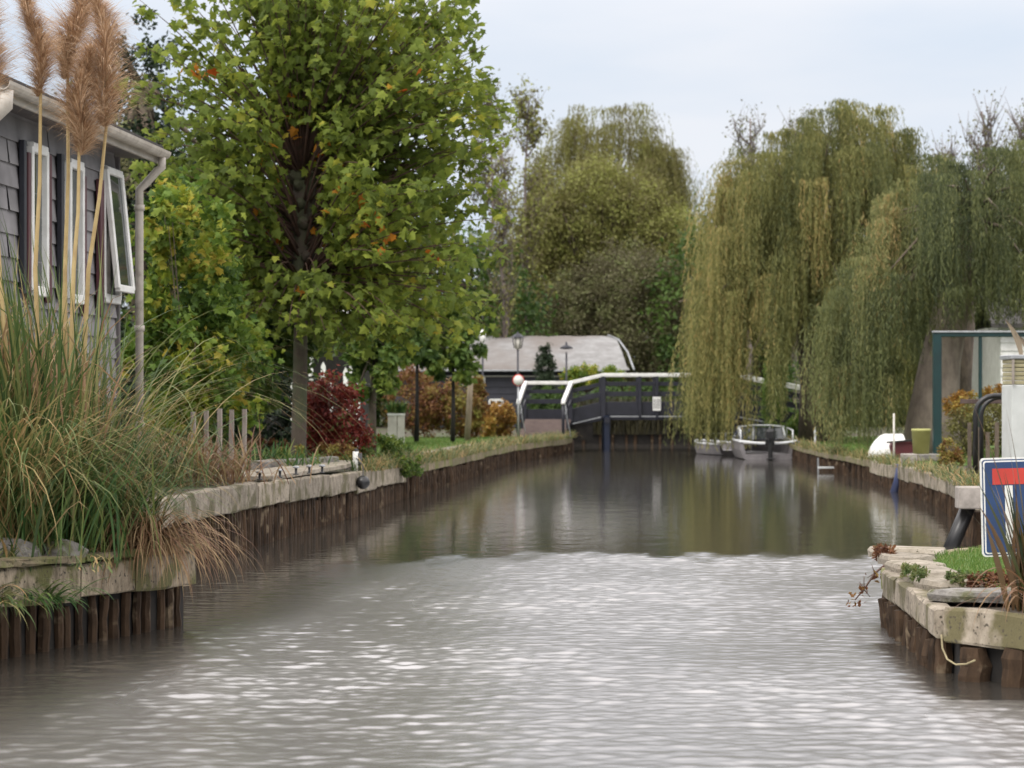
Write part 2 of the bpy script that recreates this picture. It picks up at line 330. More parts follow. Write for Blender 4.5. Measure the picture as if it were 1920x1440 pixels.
def bush(name, part, label, cat, lobes, n, size, m, T=RH_V, TF=RH_F, group=None, parent=None, tint=(0, 1), trunk=None, down=.2, shell=.5, barkm='bark', stems=True):
    c0 = lobes[0][0]; zb = min(l[0][2] - l[1][2] for l in lobes)
    t = parent or thing(name, label, cat, (c0[0], c0[1], trunk[0][2] if trunk else zb), group)
    pos, cl = lobes_points(lobes, n, shell)
    zmin = .37
    pos[:, 2] = np.maximum(pos[:, 2], zmin + rng.uniform(0, .1, len(pos)))
    ax = rdir(len(pos)) + np.array([0, 0, -down]); nr = rdir(len(pos)) + np.array([0, 0, .9])
    ti = np.clip(cl * .75 + rng.uniform(-.15, .4, len(pos)), 0, 1) * (tint[1] - tint[0]) + tint[0]
    foliage(part, T, TF, pos, ax, nr, rng.uniform(.6, 1.25, len(pos)) * size, ti, m, t)
    if not stems: return t
    b = MB(); tb = trunk or [(c0[0], c0[1], zb + .02), (c0[0], c0[1], c0[2])]
    r0 = trunk and trunk_r.get(name, .12) or .03
    b.tube(tb, [r0 * (1 - .5 * i / max(1, len(tb) - 1)) for i in range(len(tb))], 8)
    for (c, r) in lobes:
        for k in range(6):
            q = Vector(c) + Vector([random.uniform(-.7, .7) * r[i] for i in range(3)])
            if q.z < tb[0][2] + .1: q.z = tb[0][2] + .15
            s0 = Vector(tb[-1]) if trunk else Vector(tb[0]); b.tube([s0, s0.lerp(q, .5) + Vector((0, 0, .08)), q], [r0 * .45, r0 * .3, r0 * .12], 5)
    b.build('trunk' if trunk else 'stem', M[barkm], t)
    return t
trunk_r = {}

# ================================================================ the setting
from mathutils.geometry import tessellate_polygon
LB = [(-6.5, -30, .53), (-4.6, 6, .53), (-3.55, 11, .53), (-2.92, 13.66, .52), (-2.15, 15.7, .48), (-2.72, 16.1, .5), (-3.0, 18.5, .6), (-2.95, 20.5, .66), (-2.86, 21.4, .66), (-2.65, 22.8, .66),
      (-2.39, 26.2, .62), (-2.0, 29.5, .57), (-1.64, 35.1, .49), (-1.02, 41.7, .46), (-.12, 53.2, .44), (.6, 58, .42), (1.5, 64, .40), (1.75, 76, .4)]
RP = [(14, -30, .4), (8.5, 5.5, .4), (4.3, 10.2, .38), (2.70, 12.3, .37), (2.38, 12.75, .37), (2.43, 14.2, .37), (2.50, 15.5, .36), (2.64, 16.6, .36), (2.90, 17.3, .37), (3.3, 17.7, .38), (4.3, 18.0, .4), (9.5, 18.6, .42)]
RB = [(9.5, 22.3, .5), (5.3, 23.0, .52), (4.72, 24.0, .54), (5.3, 28, .48), (5.95, 33.4, .43), (6.15, 38, .40), (6.35, 42, .38), (6.45, 49, .36), (6.7, 56, .36), (6.95, 64, .38), (7.1, 76, .4)]
def gz(p): return (p[0], p[1], p[2] - .035)
poly = [gz(p) for p in LB] + [gz(p) for p in RB[::-1]] + [gz(p) for p in RP[::-1]] + [(700, -30, .4), (700, 1200, .4), (-700, 1200, .4), (-700, -30, .5)]
tri = tessellate_polygon([[Vector(p) for p in poly]])
b = MB(); b.add(poly, [tuple(t) for t in tri])
loop = [gz(p) for p in LB] + [gz(p) for p in RB[::-1]] + [gz(p) for p in RP[::-1]]
for p, q in zip(loop[:-1], loop[1:]): b.add([p, q, (q[0], q[1], -1.2), (p[0], p[1], -1.2)], [(0, 1, 2, 3)])
g = b.build('ground', M['soil']); g['kind'] = 'structure'
me = g.data
import bmesh
bm = bmesh.new(); bm.from_mesh(me); bmesh.ops.recalc_face_normals(bm, faces=bm.faces); bm.to_mesh(me); bm.free()
if me.polygons[0].normal.z < 0: me.flip_normals()
me.materials.append(M['dark_wood'])
for p_ in me.polygons:
    if abs(p_.normal.z) < .3: p_.material_index = 1

def lerp_bank(B, Y):
    for p, q in zip(B[:-1], B[1:]):
        if min(p[1], q[1]) <= Y <= max(p[1], q[1]) and p[1] != q[1]:
            t = (Y - p[1]) / (q[1] - p[1]); return p[0] + (q[0] - p[0]) * t, p[2] + (q[2] - p[2]) * t
    return B[-1][0], B[-1][2]
LB2 = LB[7:]; RB2 = RB[2:]
def ribbon(name, bank, Ys, o0, o1, dz, m, jit=0.0):
    b = MB(); vs = []
    for Y in Ys:
        x, z = lerp_bank(bank, Y)
        vs += [(x + o0 + random.uniform(-jit, jit), Y, z + dz), (x + o1 + random.uniform(-jit, jit), Y, z + dz)]
    b.add(vs, [(2 * i, 2 * i + 1, 2 * i + 3, 2 * i + 2) for i in range(len(Ys) - 1)])
    o = b.build(name, m)
    if o.data.polygons[0].normal.z < 0: o.data.flip_normals()
    o['kind'] = 'structure'; return o
Ys = [37 + i * .8 for i in range(36)]
ribbon('path', LB2, Ys, -.12, -1.0, -.012, M['path'], .05)
ribbon('lawn', LB2, [38.5 + i for i in range(28)], -1.0, -7.0, -.020, M['lawn'])
ribbon('lawn', RB2, [39 + i for i in range(30)], .16, 5.0, -.020, M['lawn'])
# the small lawn on the near point and the one by the shrub
def sheet(name, pts, m):
    b = MB(); b.add(pts, [tuple(t) for t in tessellate_polygon([[Vector(p) for p in pts]])]); o = b.build(name, m)
    if o.data.polygons[0].normal.z < 0: o.data.flip_normals()
    o['kind'] = 'structure'; return o
sheet('lawn', [(2.75, 14.0, .385), (2.75, 15.6, .385), (2.95, 16.6, .385), (3.4, 17.3, .385), (6.5, 17.8, .39), (7.5, 12, .39), (3.0, 13.2, .385)], M['lawn'])
def point_in(px, py, pg):
    ins = False
    for (x1, y1), (x2, y2) in zip(pg, pg[1:] + pg[:1]):
        if (y1 > py) != (y2 > py) and px < (x2 - x1) * (py - y1) / (y2 - y1) + x1: ins = not ins
    return ins
def grass(base, hgt, label, wd=.008):
    n = len(base)
    V, F = blades(base, rng.uniform(0, 6.28, n), rng.uniform(.5, 1.2, n) * hgt, rng.uniform(0, .5, n), rng.uniform(.4, 1.3, n), rng.uniform(.6, 1.3, n) * wd, 2, twist=1.5)
    o = mesh_np('grass', V, F, M['grass'], None, tint=np.repeat(rng.uniform(0, 1, n), 2)); tag(o, label, 'grass', kind='stuff')
def strip_pts(bank, n, Y0, Y1, o0, o1):
    ys = rng.uniform(Y0, Y1, n); r = [lerp_bank(bank, y) for y in ys]
    return np.array([(a[0] + rng.uniform(min(o0, o1), max(o0, o1)), y, a[1] - .02) for a, y in zip(r, ys)])
grass(strip_pts(LB2, 26000, 38.5, 65, -1.0, -6), .07, 'short green lawn grass beside the towpath on the left bank', .012)
grass(strip_pts(RB2, 20000, 39, 66, .16, 4), .07, 'short green lawn grass under the weeping willows', .012)
pg = [(2.72, 13.9), (2.72, 15.5), (2.95, 16.7), (3.4, 17.4), (6.2, 17.8), (6.2, 12.5), (3.0, 13.0)]
q = [(x, y, .385) for x, y in zip(rng.uniform(2.6, 5.2, 34000), rng.uniform(12.5, 17.8, 34000)) if point_in(x, y, pg)]
grass(np.array(q), .045, 'close cut lawn grass on the near right point', .005)
# water: real waves near by, calmer water in the shelter beyond
def hgt(X, Y):
    z = np.zeros_like(X); r2 = np.random.default_rng(5); amp_tot = 0
    for i in range(64):
        lam = .042 * (8.0 ** (i / 63)); th = r2.normal(0, .62) + (math.pi / 2); k = 2 * math.pi / lam
        a = lam * .0036 * (1.0 if lam < .2 else .75)
        ph = r2.uniform(0, 6.28)
        wob = .25 * np.sin(X * 2.1 / (1 + lam * 3) + ph) + .25 * np.sin(Y * 1.3 + ph * 2)
        z += a * np.sin(k * (X * math.cos(th) + Y * math.sin(th)) + ph + wob * 2.2)
    return z
ys = np.concatenate([np.arange(7.0, 16, .016), np.arange(16, 23, .021), np.arange(23, 27, .05)]); xs = np.arange(-4.6, 5.6, .019)
X, Y = np.meshgrid(xs, ys)
Z = hgt(X, Y)
patch = .72 + .28 * np.sin(X * .9 + Y * .35 + 1.3) * np.sin(Y * .8 - X * .4) + .18 * np.sin(X * 2.3 + 2) * np.sin(Y * 1.9 + .6)
edge = 22.2 + .55 * np.sin(X * .8 + .6) + .25 * np.sin(X * 2.7) + .8 * np.clip((-X - .5) / 2.5, 0, 1) * -1.6
edge = edge + .35 * np.sin(X * 6.1 + Y * 2.2) * np.sin(X * 1.7 + 2) + .25 * np.sin(X * 11 - Y * 3)
fade = np.clip((edge - Y) / 1.5 + .5, 0, 1); fade = fade * fade * (3 - 2 * fade)
calm = .045 * np.clip((27 - Y) / 3, 0, 1)
wl = np.clip((X + 2.95 - (Y - 13.6) * .12) / 1.3, .3, 1)                 # sheltered next to the left quay
wl = wl * np.where((Y < 14.5) & (Y > 11.8), np.clip((2.42 - X - np.clip(Y - 12.9, 0, 9) * -.0) / .45, .3, 1), 1)
em = np.clip((5.6 - X) / .5, 0, 1) * np.clip((X + 4.6) / .5, 0, 1) * np.clip((Y - 7) / .5, 0, 1) * np.clip((27 - Y) / 1, 0, 1)
Z = Z * (fade * patch * wl + calm) * em; RIP = np.clip(fade * np.clip(wl * 1.15 - .1, 0, 1), 0, 1) * (.75 + .25 * patch)
V = np.stack([X, Y, Z], -1).reshape(-1, 3); ny, nx = X.shape
ii = np.arange(ny - 1)[:, None] * nx + np.arange(nx - 1)[None]
F = np.stack([ii, ii + 1, ii + nx + 1, ii + nx], -1).reshape(-1, 4)
x0, x1, y0, y1 = xs[0], xs[-1], ys[0], ys[-1]
bV = np.array([(x0, y0, 0), (x1, y0, 0), (x1, y1, 0), (x0, y1, 0), (-60, -60, 0), (60, -60, 0), (60, 90, 0), (-60, 90, 0)]); k = len(V)
F = np.concatenate([F, k + np.array([(4, 5, 1, 0), (5, 6, 2, 1), (6, 7, 3, 2), (7, 4, 0, 3)])]); V = np.concatenate([V, bV])
def water_mat():
    m, t, b, o = newmat('canal_water'); n = t.nodes.new; l = t.links.new
    b.inputs['Base Color'].default_value = (.042, .038, .032, 1); b.inputs['Roughness'].default_value = .03; b.inputs['IOR'].default_value = 4.3
    at = n('ShaderNodeAttribute'); at.attribute_name = 'ripple'; mr = n('ShaderNodeMapRange'); l(at.outputs['Fac'], mr.inputs[0]); mr.inputs[3].default_value = .06; mr.inputs[4].default_value = .28; l(mr.outputs[0], b.inputs['Roughness'])
    g = n('ShaderNodeNewGeometry'); mp = n('ShaderNodeMapping'); mp.inputs['Scale'].default_value = (1, .55, 1); l(g.outputs['Position'], mp.inputs[0])
    a = n('ShaderNodeTexNoise'); a.inputs['Scale'].default_value = 3.0; a.inputs['Detail'].default_value = 5; a.inputs['Roughness'].default_value = .6; l(mp.outputs[0], a.inputs[0])
    bp = n('ShaderNodeBump'); bp.inputs['Distance'].default_value = .005; l(a.outputs[0], bp.inputs['Height']); l(bp.outputs[0], b.inputs['Normal'])
    return m
M['water'] = water_mat()
wo = mesh_np('water', V, F, M['water'], None, smooth=True); ra = wo.data.attributes.new('ripple', 'FLOAT', 'POINT'); ra.data.foreach_set('value', np.concatenate([RIP.ravel(), np.array([.9, .9, 0, 0, .9, .9, 0, 0])]).astype(np.float32)); wo['kind'] = 'structure'

# ================================================================ quay walls
def quay(pts, label, cat_group, beam_h, post_gap, boardlen, m_beam, post_r=.05, cap=None, backing=True, max_posts=100, dz=0, beam_d=.12, wob=.02):
    t = thing('quay_wall', label, 'quay wall', (pts[0][0], pts[0][1], 0), cat_group)
    segs = []; tot = 0
    for p, q in zip(pts[:-1], pts[1:]):
        d = (Vector(q) - Vector(p)).length; segs.append((tot, d, Vector(p), Vector(q))); tot += d
    def at(u):
        for (s0, d, p, q) in segs:
            if u <= s0 + d or (s0, d, p, q) == segs[-1]:
                dd = (q - p).normalized(); return p.lerp(q, max(0, min(1, (u - s0) / d))), dd
    side = {'L': 1, 'R': -1}
    u = 0; 
    while u < tot - .05:
        ln = min(boardlen * random.uniform(.75, 1.3), tot - u)
        if tot - (u + ln) < .4: ln = tot - u
        a, _ = at(u + .012); c, _ = at(u + ln - .012)
        a = a.copy(); c = c.copy(); w_n = Vector(((c - a).y, -(c - a).x, 0)).normalized() * .035; a += w_n; c += w_n; j = random.uniform(-wob, wob) * .6
        a.z += -beam_h / 2 + dz + random.uniform(-wob, wob) * .5; c.z += -beam_h / 2 + dz + random.uniform(-wob, wob) * .5
        b = MB(); b.beam(a, c, beam_d, beam_h * random.uniform(.85, 1.05), .006, max(2, int(ln / .18))); b.build('beam', m_beam, t)
        if cap:
            b = MB(); up = Vector((0, 0, beam_h / 2 + .025)); 
            nrm = Vector((-(c - a).y, (c - a).x, 0)).normalized() * .05
            b.beam(a + up + nrm, c + up + nrm, beam_d + .17, .04, .010, max(2, int(ln / .12))); b.build('cap_plank', cap, t)
        u += ln
    npost = int(tot / post_gap); b_ex = MB(); base = None
    for i in range(npost):
        p, dd = at((i + .5) * post_gap + random.uniform(-.25, .25) * post_gap)
        nrm = Vector((dd.y, -dd.x, 0)); 
        zt = p.z - beam_h + .01 + dz; r = post_r * random.uniform(.8, 1.15)
        ou = r * .7 + random.uniform(-.012, .01); x, y = p.x + nrm.x * ou, p.y + nrm.y * ou
        if i < max_posts:
            b = MB(); zt -= random.random() ** 3 * .05; lx = random.uniform(-.3, .3) * r; b.tube([(x + lx, y, zt), (x + lx * .6, y, zt * .75), (x + random.uniform(-.2, .2) * r, y, zt * .45), (x, y, zt * .15), (x - lx, y, -.5)], [r * random.uniform(.75, 1), r * random.uniform(.9, 1.1), r * random.uniform(.8, 1.12), r * random.uniform(.85, 1.1), r], 7, sm=False); b.build('post', M['post'], t)
        else: b_ex.tube([(x, y, zt), (x, y, -.5)], r, 8)
    if b_ex.v: b_ex.build('posts', M['post'], t)['kind'] = 'stuff'
    if False:
        b = MB(); vs = []
        for (s0, d, p, q) in segs: vs.append(p)
        vs.append(segs[-1][3]); off = []
        for i, p in enumerate(vs):
            dd = (vs[min(i + 1, len(vs) - 1)] - vs[max(i - 1, 0)]).normalized(); nrm = Vector((-dd.y, dd.x, 0)) * .07; off.append(p + nrm)
        V = []
        for p in off: V += [(p.x, p.y, p.z - beam_h * .5 + dz), (p.x, p.y, -.9)]
        b.add(V, [(2 * i, 2 * i + 1, 2 * i + 3, 2 * i + 2) for i in range(len(off) - 1)]); b.build('backing_board', M['dark_wood'], t)
    return t
quay([(-3.9, 9.6, .53), (-3.55, 11, .53), (-2.92, 13.66, .52), (-2.15, 15.7, .48), (-2.62, 16.05, .48)], 'grey timber quay wall on round posts under the pampas grass', 'timber quay walls', .23, .138, .75, M['beam'], .034, cap=M['cap'], wob=.02)
quay([(-3.0, 18.5, .62), (-2.95, 20.5, .66), (-2.86, 21.4, .66), (-2.65, 22.8, .66), (-2.39, 26.2, .62), (-2.0, 29.5, .57), (-1.64, 35.1, .50)], 'pale timber quay wall of deep beams below the plane tree', 'timber quay walls', .26, .11, 2.0, M['beam_pale'], .034, wob=.04)
quay([(-1.64, 35.1, .49), (-1.02, 41.7, .46), (-.12, 53.2, .44), (.6, 58, .42), (1.5, 64, .40), (1.75, 72, .4)], 'low earthy quay wall along the towpath up to the bridge', 'timber quay walls', .16, .3, 3.0, M['cap'], .06, max_posts=100)
quay([(2.50, 15.6, .37), (2.43, 14.2, .37), (2.36, 12.85, .37)][::1], 'curved end of the near right quay below the old stones', 'timber quay walls', .18, .13, .9, M['beam_pale'], .06)
quay([(2.36, 12.8, .37), (2.70, 12.3, .37), (4.3, 10.2, .37), (5.6, 8.8, .37)], 'pale weathered quay beam at the lower right below the flax', 'timber quay walls', .19, .34, 2.6, M['beam_pale'], .085, wob=.01)
quay([(9.5, 18.6, .42), (4.3, 18.0, .4), (3.3, 17.7, .38), (2.90, 17.3, .37), (2.64, 16.6, .36), (2.50, 15.6, .36)], 'timber edging round the back of the small lawn point', 'timber quay walls', .14, .3, 1.2, M['cap'], .05)
quay([(6.35, 42, .38), (6.15, 38, .41), (5.95, 33.4, .44), (5.3, 28, .49), (4.72, 24.0, .55), (5.3, 23.1, .53)], 'timber quay wall with wide beams behind the dead end sign', 'timber quay walls', .22, .2, 1.9, M['beam_pale'], .055, wob=.04)
quay([(7.1, 74, .4), (6.95, 64, .38), (6.7, 56, .36), (6.45, 49, .36), (6.35, 42, .38)], 'low quay wall in front of the willows', 'timber quay walls', .12, .35, 2.4, M['cap'], .05)
quay([(1.75, 76, .4), (7.1, 76, .4)], 'dark end wall of the canal beyond the bridge', 'timber quay walls', .10, .4, 2.4, M['dark_wood'], .05)

# ================================================================ grey shingled chalet, left
def chalet():
    A = Vector((-4.14, 19.4, 0)); B_ = Vector((-3.66, 25.0, 0)); d = (B_ - A).normalized(); n = Vector((-d.y, d.x, 0))   # n points away from the canal
    L_ = (B_ - A).length; ez = 4.02
    t = thing('shingled_chalet', 'grey shingled chalet with a white gutter behind the pampas grass', 'house', (A.x, A.y, .5))
    def W(u, v, z): return A + d * u + n * v + Vector((0, 0, z))
    # the wall: courses of overlapping shingles, canal side and near gable, as one mesh
    b = MB(); v0 = .38; u0 = .16; u1 = L_ - .42; h = .205; z = .45; k = 0
    while z < 3.92:
        zz = min(z + h, 3.95)
        def course(p, q, nn, ln):
            m = max(1, int(ln / 2.4)); off = (k % 2) * .5
            for i in range(m + 1):
                s0 = max(0, (i - off) / m); s1 = min(1, (i + 1 - off) / m)
                if s1 - s0 < .02: continue
                a = p.lerp(q, s0 + .003); c = p.lerp(q, s1 - .003); th = .030 + random.uniform(-.004, .006)
                b.add([a + nn * th + Vector((0, 0, z)), c + nn * th + Vector((0, 0, z)), c + nn * .006 + Vector((0, 0, zz + .01)), a + nn * .006 + Vector((0, 0, zz + .01)), a + Vector((0, 0, z)), c + Vector((0, 0, z))], [(0, 1, 2, 3), (4, 5, 1, 0)])
        course(W(u0, v0, 0), W(u1, v0, 0), -n, u1 - u0)
        course(W(u0, v0 + 5, 0), W(u0, v0, 0), -d, 5)
        z += h; k += 1
    c0, c1, c2, c3 = W(u0, v0, 0), W(u1, v0, 0), W(u1, v0 + 5, 0), W(u0, v0 + 5, 0)
    for p, q in ((c0, c1), (c1, c2), (c2, c3), (c3, c0)):
        b.add([p + Vector((0, 0, .3)), q + Vector((0, 0, .3)), q + Vector((0, 0, 3.98)), p + Vector((0, 0, 3.98))], [(0, 1, 2, 3)])
    wall = b.build('wall', M['shingle'], t)
    for uu in (u0 - .02, u1):
        b = MB(); b.beam(W(uu, v0 - .02, .4), W(uu, v0 - .02, 3.95), .07, .07); b.build('corner_board', M['soffit'], t)
    # roof: shallow, seen from below
    b = MB(); up = .08
    b.add([W(-.02, -.03, ez + up), W(L_, -.03, ez + up), W(L_, 3, ez + .55), W(-.02, 3, ez + .55), W(-.02, -.03, ez + up - .05), W(L_, -.03, ez + up - .05), W(L_, 3, ez + .48), W(-.02, 3, ez + .48), W(L_, 6, ez + up), W(-.02, 6, ez + up)],
          [(0, 1, 2, 3), (4, 7, 6, 5), (0, 4, 5, 1), (1, 5, 6, 2), (0, 3, 7, 4), (3, 2, 8, 9)])
    roof = b.build('roof', M['rooffelt'], t)
    b = MB(); b.add([W(0, .04, ez - .06), W(L_, .04, ez - .06), W(L_, .5, ez - .03), W(0, .5, ez - .03)], [(0, 1, 2, 3)]); b.build('soffit', M['soffit'], roof)
    b = MB(); b.beam(W(-.0, .035, ez - .02), W(L_, .035, ez - .02), .03, .16, .0015, 20); b.build('fascia', M['fascia'], roof)
    # gutter, an open half-round
    b = MB(); vs = []; m = 9
    for u in (-.06, L_ + .04):
        for i in range(m):
            a = math.pi * i / (m - 1); vs.append(W(u, -.04 - .065 * math.cos(a), ez + .02 - .075 * math.sin(a)))
        for i in range(m):
            a = math.pi * (m - 1 - i) / (m - 1); vs.append(W(u, -.04 - .058 * math.cos(a), ez + .02 - .067 * math.sin(a)))
    K = 2 * m; b.add(vs, [(i, (i + 1) % K, K + (i + 1) % K, K + i) for i in range(K)] + [tuple(range(K)), tuple(range(2 * K - 1, K - 1, -1))])
    b.build('gutter', M['gutter'], t)
    # downpipes with their elbows
    ue = L_ - .12
    top = W(ue, -.04, ez - .05); w1 = W(ue - .02, v0 - .19, ez - .42)
    b = MB(); b.tube([top, top - Vector((0, 0, .10)), top.lerp(w1, .22) - Vector((0, 0, .06)), top.lerp(w1, .75), w1 + Vector((0, 0, .04)), w1 - Vector((0, 0, .1)), Vector((w1.x, w1.y, .5))], .043, 12)
    dp = b.build('downpipe', M['gutter'], t)
    for zc in (3.45, 2.2, 1.2):
        b = MB(); b.lathe((w1.x, w1.y, zc), [(.044, -.03), (.054, -.03), (.054, .03), (.044, .03)], 12); b.build('pipe_collar', M['fascia'], dp)
    ln = W(.02, -.04, ez - .05); a1 = W(.0, .30, ez - .42)
    b = MB(); b.tube([ln, ln - Vector((0, 0, .12)), ln.lerp(a1, .35) - Vector((0, 0, .1)), a1 + Vector((-.05, 0, -.02)), a1 + Vector((-.16, 0, -.10)), a1 + Vector((-.17, 0, -3.2))], .065, 12)
    b.build('downpipe', M['gutter'], t)
    # windows with dark shutters: u position from the picture column
    def u_at(px):
        k_ = (px - 960) / FPX; q = W(0, v0, 0); return (k_ * q.y - q.x) / (d.x - k_ * d.y)
    for (pa, pb, ya, open_) in ((46, 74, 275, 0), (118, 142, 305, 0), (184, 212, 318, 1)):
        ua, ub = u_at(pa), u_at(pb); zt = Z_(ya, W(ua, v0, 0).y); zb = zt - 1.28; uc = (ua + ub) / 2; hw = (ub - ua) / 2
        wn = MB(); e = v0 - .05
        for (p, q) in (((ua, zt), (ub, zt)), ((ua, zb), (ub, zb))): wn.beam(W(p[0], e, p[1]), W(q[0], e, q[1]), .07, .09)
        for uu in (ua, ub): wn.beam(W(uu, e, zb), W(uu, e, zt), .07, .08)
        f = wn.build('window', M['white'], t)
        g_ = MB(); g_.add([W(ua, v0 - .034, zb), W(ub, v0 - .034, zb), W(ub, v0 - .034, zt), W(ua, v0 - .034, zt)], [(0, 1, 2, 3)])
        g_.build('pane', M['glass'], f)
        if open_:
            s = MB(); o0, o1 = e - .03, e - .15
            def Q(uu, zz): s_ = (zt - zz) / (zt - zb); return W(uu, o0 + (o1 - o0) * s_, zz + .1 * s_)
            s.beam(Q(ua, zt), Q(ua, zb), .07, .05); s.beam(Q(ub, zt), Q(ub, zb), .07, .05); s.beam(Q(ua, zt), Q(ub, zt), .05, .07); s.beam(Q(ua, zb), Q(ub, zb), .05, .07)
            sh = s.build('open_sash', M['white'], f)
            s = MB(); s.add([Q(ua, zt), Q(ub, zt), Q(ub, zb), Q(ua, zb)], [(0, 1, 2, 3)]); s.build('sash_glass', M['glass'], f)
    for i, (pa, pb, ya, mm) in enumerate(((28, 35, 262, 'black'), (36, 44, 285, 'oxblood'), (76, 83, 290, 'oxblood'), (99, 107, 288, 'black'), (143, 149, 330, 'oxblood'), (172, 183, 335, 'oxblood'), (246, 254, 360, 'black'))):
        ua, ub = u_at(pa), u_at(pb); zt = Z_(ya, W(ua, v0, 0).y)
        b = MB(); b.beam(W((ua + ub) / 2, v0 - .055, zt - 1.35), W((ua + ub) / 2, v0 - .055, zt), .05, (ub - ua) * .9); 
        s = b.build('shutter', M[mm], t); s['label'] = 'dark red shutter' if mm == 'oxblood' else 'black shutter'
chalet()

# ================================================================ pampas grass and the plants on the near left bank
def pampas():
    t = thing('pampas_grass', 'huge pampas grass with tan plumes on the near left quay', 'pampas grass', (-2.95, 15.3, .5))
    n = 2900; cx = rng.normal(-3.16, .24, n); cy = rng.normal(15.4, .45, n); cx = np.minimum(cx, -2.6)
    base = np.stack([cx, cy, np.full(n, .48)], -1); az = np.arctan2(cy - 15.2, cx + 2.95) + rng.normal(0, 1.2, n)
    ln = rng.uniform(.8, 2.35, n) * (1 - .42 * np.clip(np.cos(az), 0, 1))
    blade_obj('leaves', M['blade'], t, base, az, ln, rng.uniform(.0, .30, n), rng.uniform(.2, 2.5, n), rng.uniform(.007, .022, n), np.clip(rng.beta(2, 2.7, n), 0, 1), 12, p=2.0)
    n = 650; base = np.stack([rng.normal(-3.1, .28, n), rng.normal(15.1, .3, n), rng.uniform(.5, 1.5, n)], -1)      # bent and tangled dead leaves
    blade_obj('tangled_leaves', M['blade_dry'], t, base, rng.uniform(0, 6.28, n), rng.uniform(.3, 1.0, n), rng.uniform(.1, 1.3, n), rng.uniform(.6, 3.0, n), rng.uniform(.005, .016, n), rng.uniform(.2, 1, n), 5, p=5.0)
    n = 60; base = np.stack([rng.normal(-2.85, .25, n), rng.normal(15.6, .4, n), np.full(n, .5)], -1)      # long arching ones to the right
    blade_obj('arching_leaves', M['blade'], t, base, rng.normal(.35, .6, n), rng.uniform(2.0, 3.1, n), rng.uniform(.05, .4, n), rng.uniform(1.9, 2.9, n), rng.uniform(.006, .013, n), rng.uniform(.3, 1, n), 16)
    specs = [(-22, -60, 205, 66, 520, 0, 14.9), (80, -40, 182, 50, 505, 66, 15.2), (131, -50, 150, 66, 505, 122, 15.6), (152, 88, 292, 70, 505, 138, 15.3), (203, -20, 240, 78, 505, 166, 15.4)]
    for (px, y0, y1, wd, sy, sx, Y) in specs:
        top = P(px, y0, Y); bot = P(px - 4, y1, Y); foot = P(sx, sy, Y); root = Vector((foot.x * .5 - 1.45, Y, .5)); 
        b = MB(); b.tube([root, foot, foot.lerp(bot, .5) + Vector((.012, 0, 0)), bot, bot.lerp(top, .6)], [.016, .014, .012, .010, .004], 8); st = b.build('stalk', M['stalk'], t)
        n = 4600; H = (top - bot).length; hw = wd / FPX * Y / 2 * 1.15
        s = rng.uniform(0, 1, n); prof = np.minimum(1, (s + .05) * 4) * (1 - s ** 2.2) * .85 + .12
        a = rng.uniform(0, 6.28, n)
        sub = np.sin(a * 3 + s * 9) * .14 + np.sin(s * 23 + a) * .1
        nod = rng.uniform(-.16, .16); ph1 = rng.uniform(0, 6)
        o = np.array(bot)[None] + s[:, None] * np.array(top - bot)[None]; o[:, 0] += nod * (s ** 2) + .02 * np.sin(s * 7 + ph1); prof = prof * (1 + .28 * np.sin(s * 11 + ph1) * np.cos(a - ph1) + .2 * np.sin(s * 27 + ph1 * 2 + a * 2))
        rad = hw * prof * rng.uniform(0, .35, n); o = o + np.stack([np.cos(a) * rad, np.sin(a) * rad, 0 * a], -1)
        V, F = blades(o, a, hw * prof * (1.25 + sub * 1.5) * rng.uniform(.7, 1.6, n) + .02, rng.uniform(.2, 1.3, n), rng.uniform(1.0, 2.6, n), rng.uniform(.0022, .0045, n), 4, twist=1.5)
        mesh_np('plume', V, F, M['plume'], t, tint=np.repeat(np.clip(.25 + sub + .35 * rng.uniform(0, 1, n) ** 2 + rng.normal(.15, .25, n), 0, 1), 4))
    return t
pampas()
def tuft(name, label, cat, c, n, ln, l0, l1, wd, m, az=None, sp=.08, tint=(0, 1), seg=9, part='leaves', grp=None):
    t = thing(name, label, cat, c, grp)
    base = np.stack([rng.normal(c[0], sp, n), rng.normal(c[1], sp, n), np.full(n, c[2])], -1)
    a = rng.uniform(0, 6.28, n) if az is None else rng.normal(az[0], az[1], n)
    blade_obj(part, M[m], t, base, a, rng.uniform(ln[0], ln[1], n), rng.uniform(*l0, n), rng.uniform(*l1, n), rng.uniform(wd[0], wd[1], n), rng.uniform(tint[0], tint[1], n), seg)
    return t
def tuft2(t, part, c, n, ln, l0, l1, wd, m, az=None, sp=.08, tint=(0, 1), seg=9):
    base = np.stack([rng.normal(c[0], sp, n), rng.normal(c[1], sp, n), np.full(n, c[2])], -1)
    a = rng.uniform(0, 6.28, n) if az is None else rng.normal(az[0], az[1], n)
    return blade_obj(part, M[m], t, base, a, rng.uniform(ln[0], ln[1], n), rng.uniform(*l0, n), rng.uniform(*l1, n), rng.uniform(wd[0], wd[1], n), rng.uniform(tint[0], tint[1], n), seg)
t = tuft('sedge_clump', 'green sedge clump with a brown dry skirt hanging over the quay corner', 'sedge', (-2.52, 15.2, .5), 520, (.6, 1.1), (.0, .4), (1.6, 3.0), (.006, .012), 'blade', sp=.10)
tuft2(t, 'dry_skirt', (-2.30, 15.15, .50), 420, (.5, .92), (.3, 1.2), (2.9, 3.14), (.004, .010), 'blade_dry', az=(-1.3, .8), sp=.075, tint=(.1, 1))
t = tuft('broad_leaved_reed', 'bright green broad leaved reeds in front of the pampas grass', 'reeds', (-2.95, 14.5, .5), 46, (.7, 1.35), (.0, .3), (.4, 1.8), (.02, .042), 'blade_green', sp=.22, tint=(.3, 1))
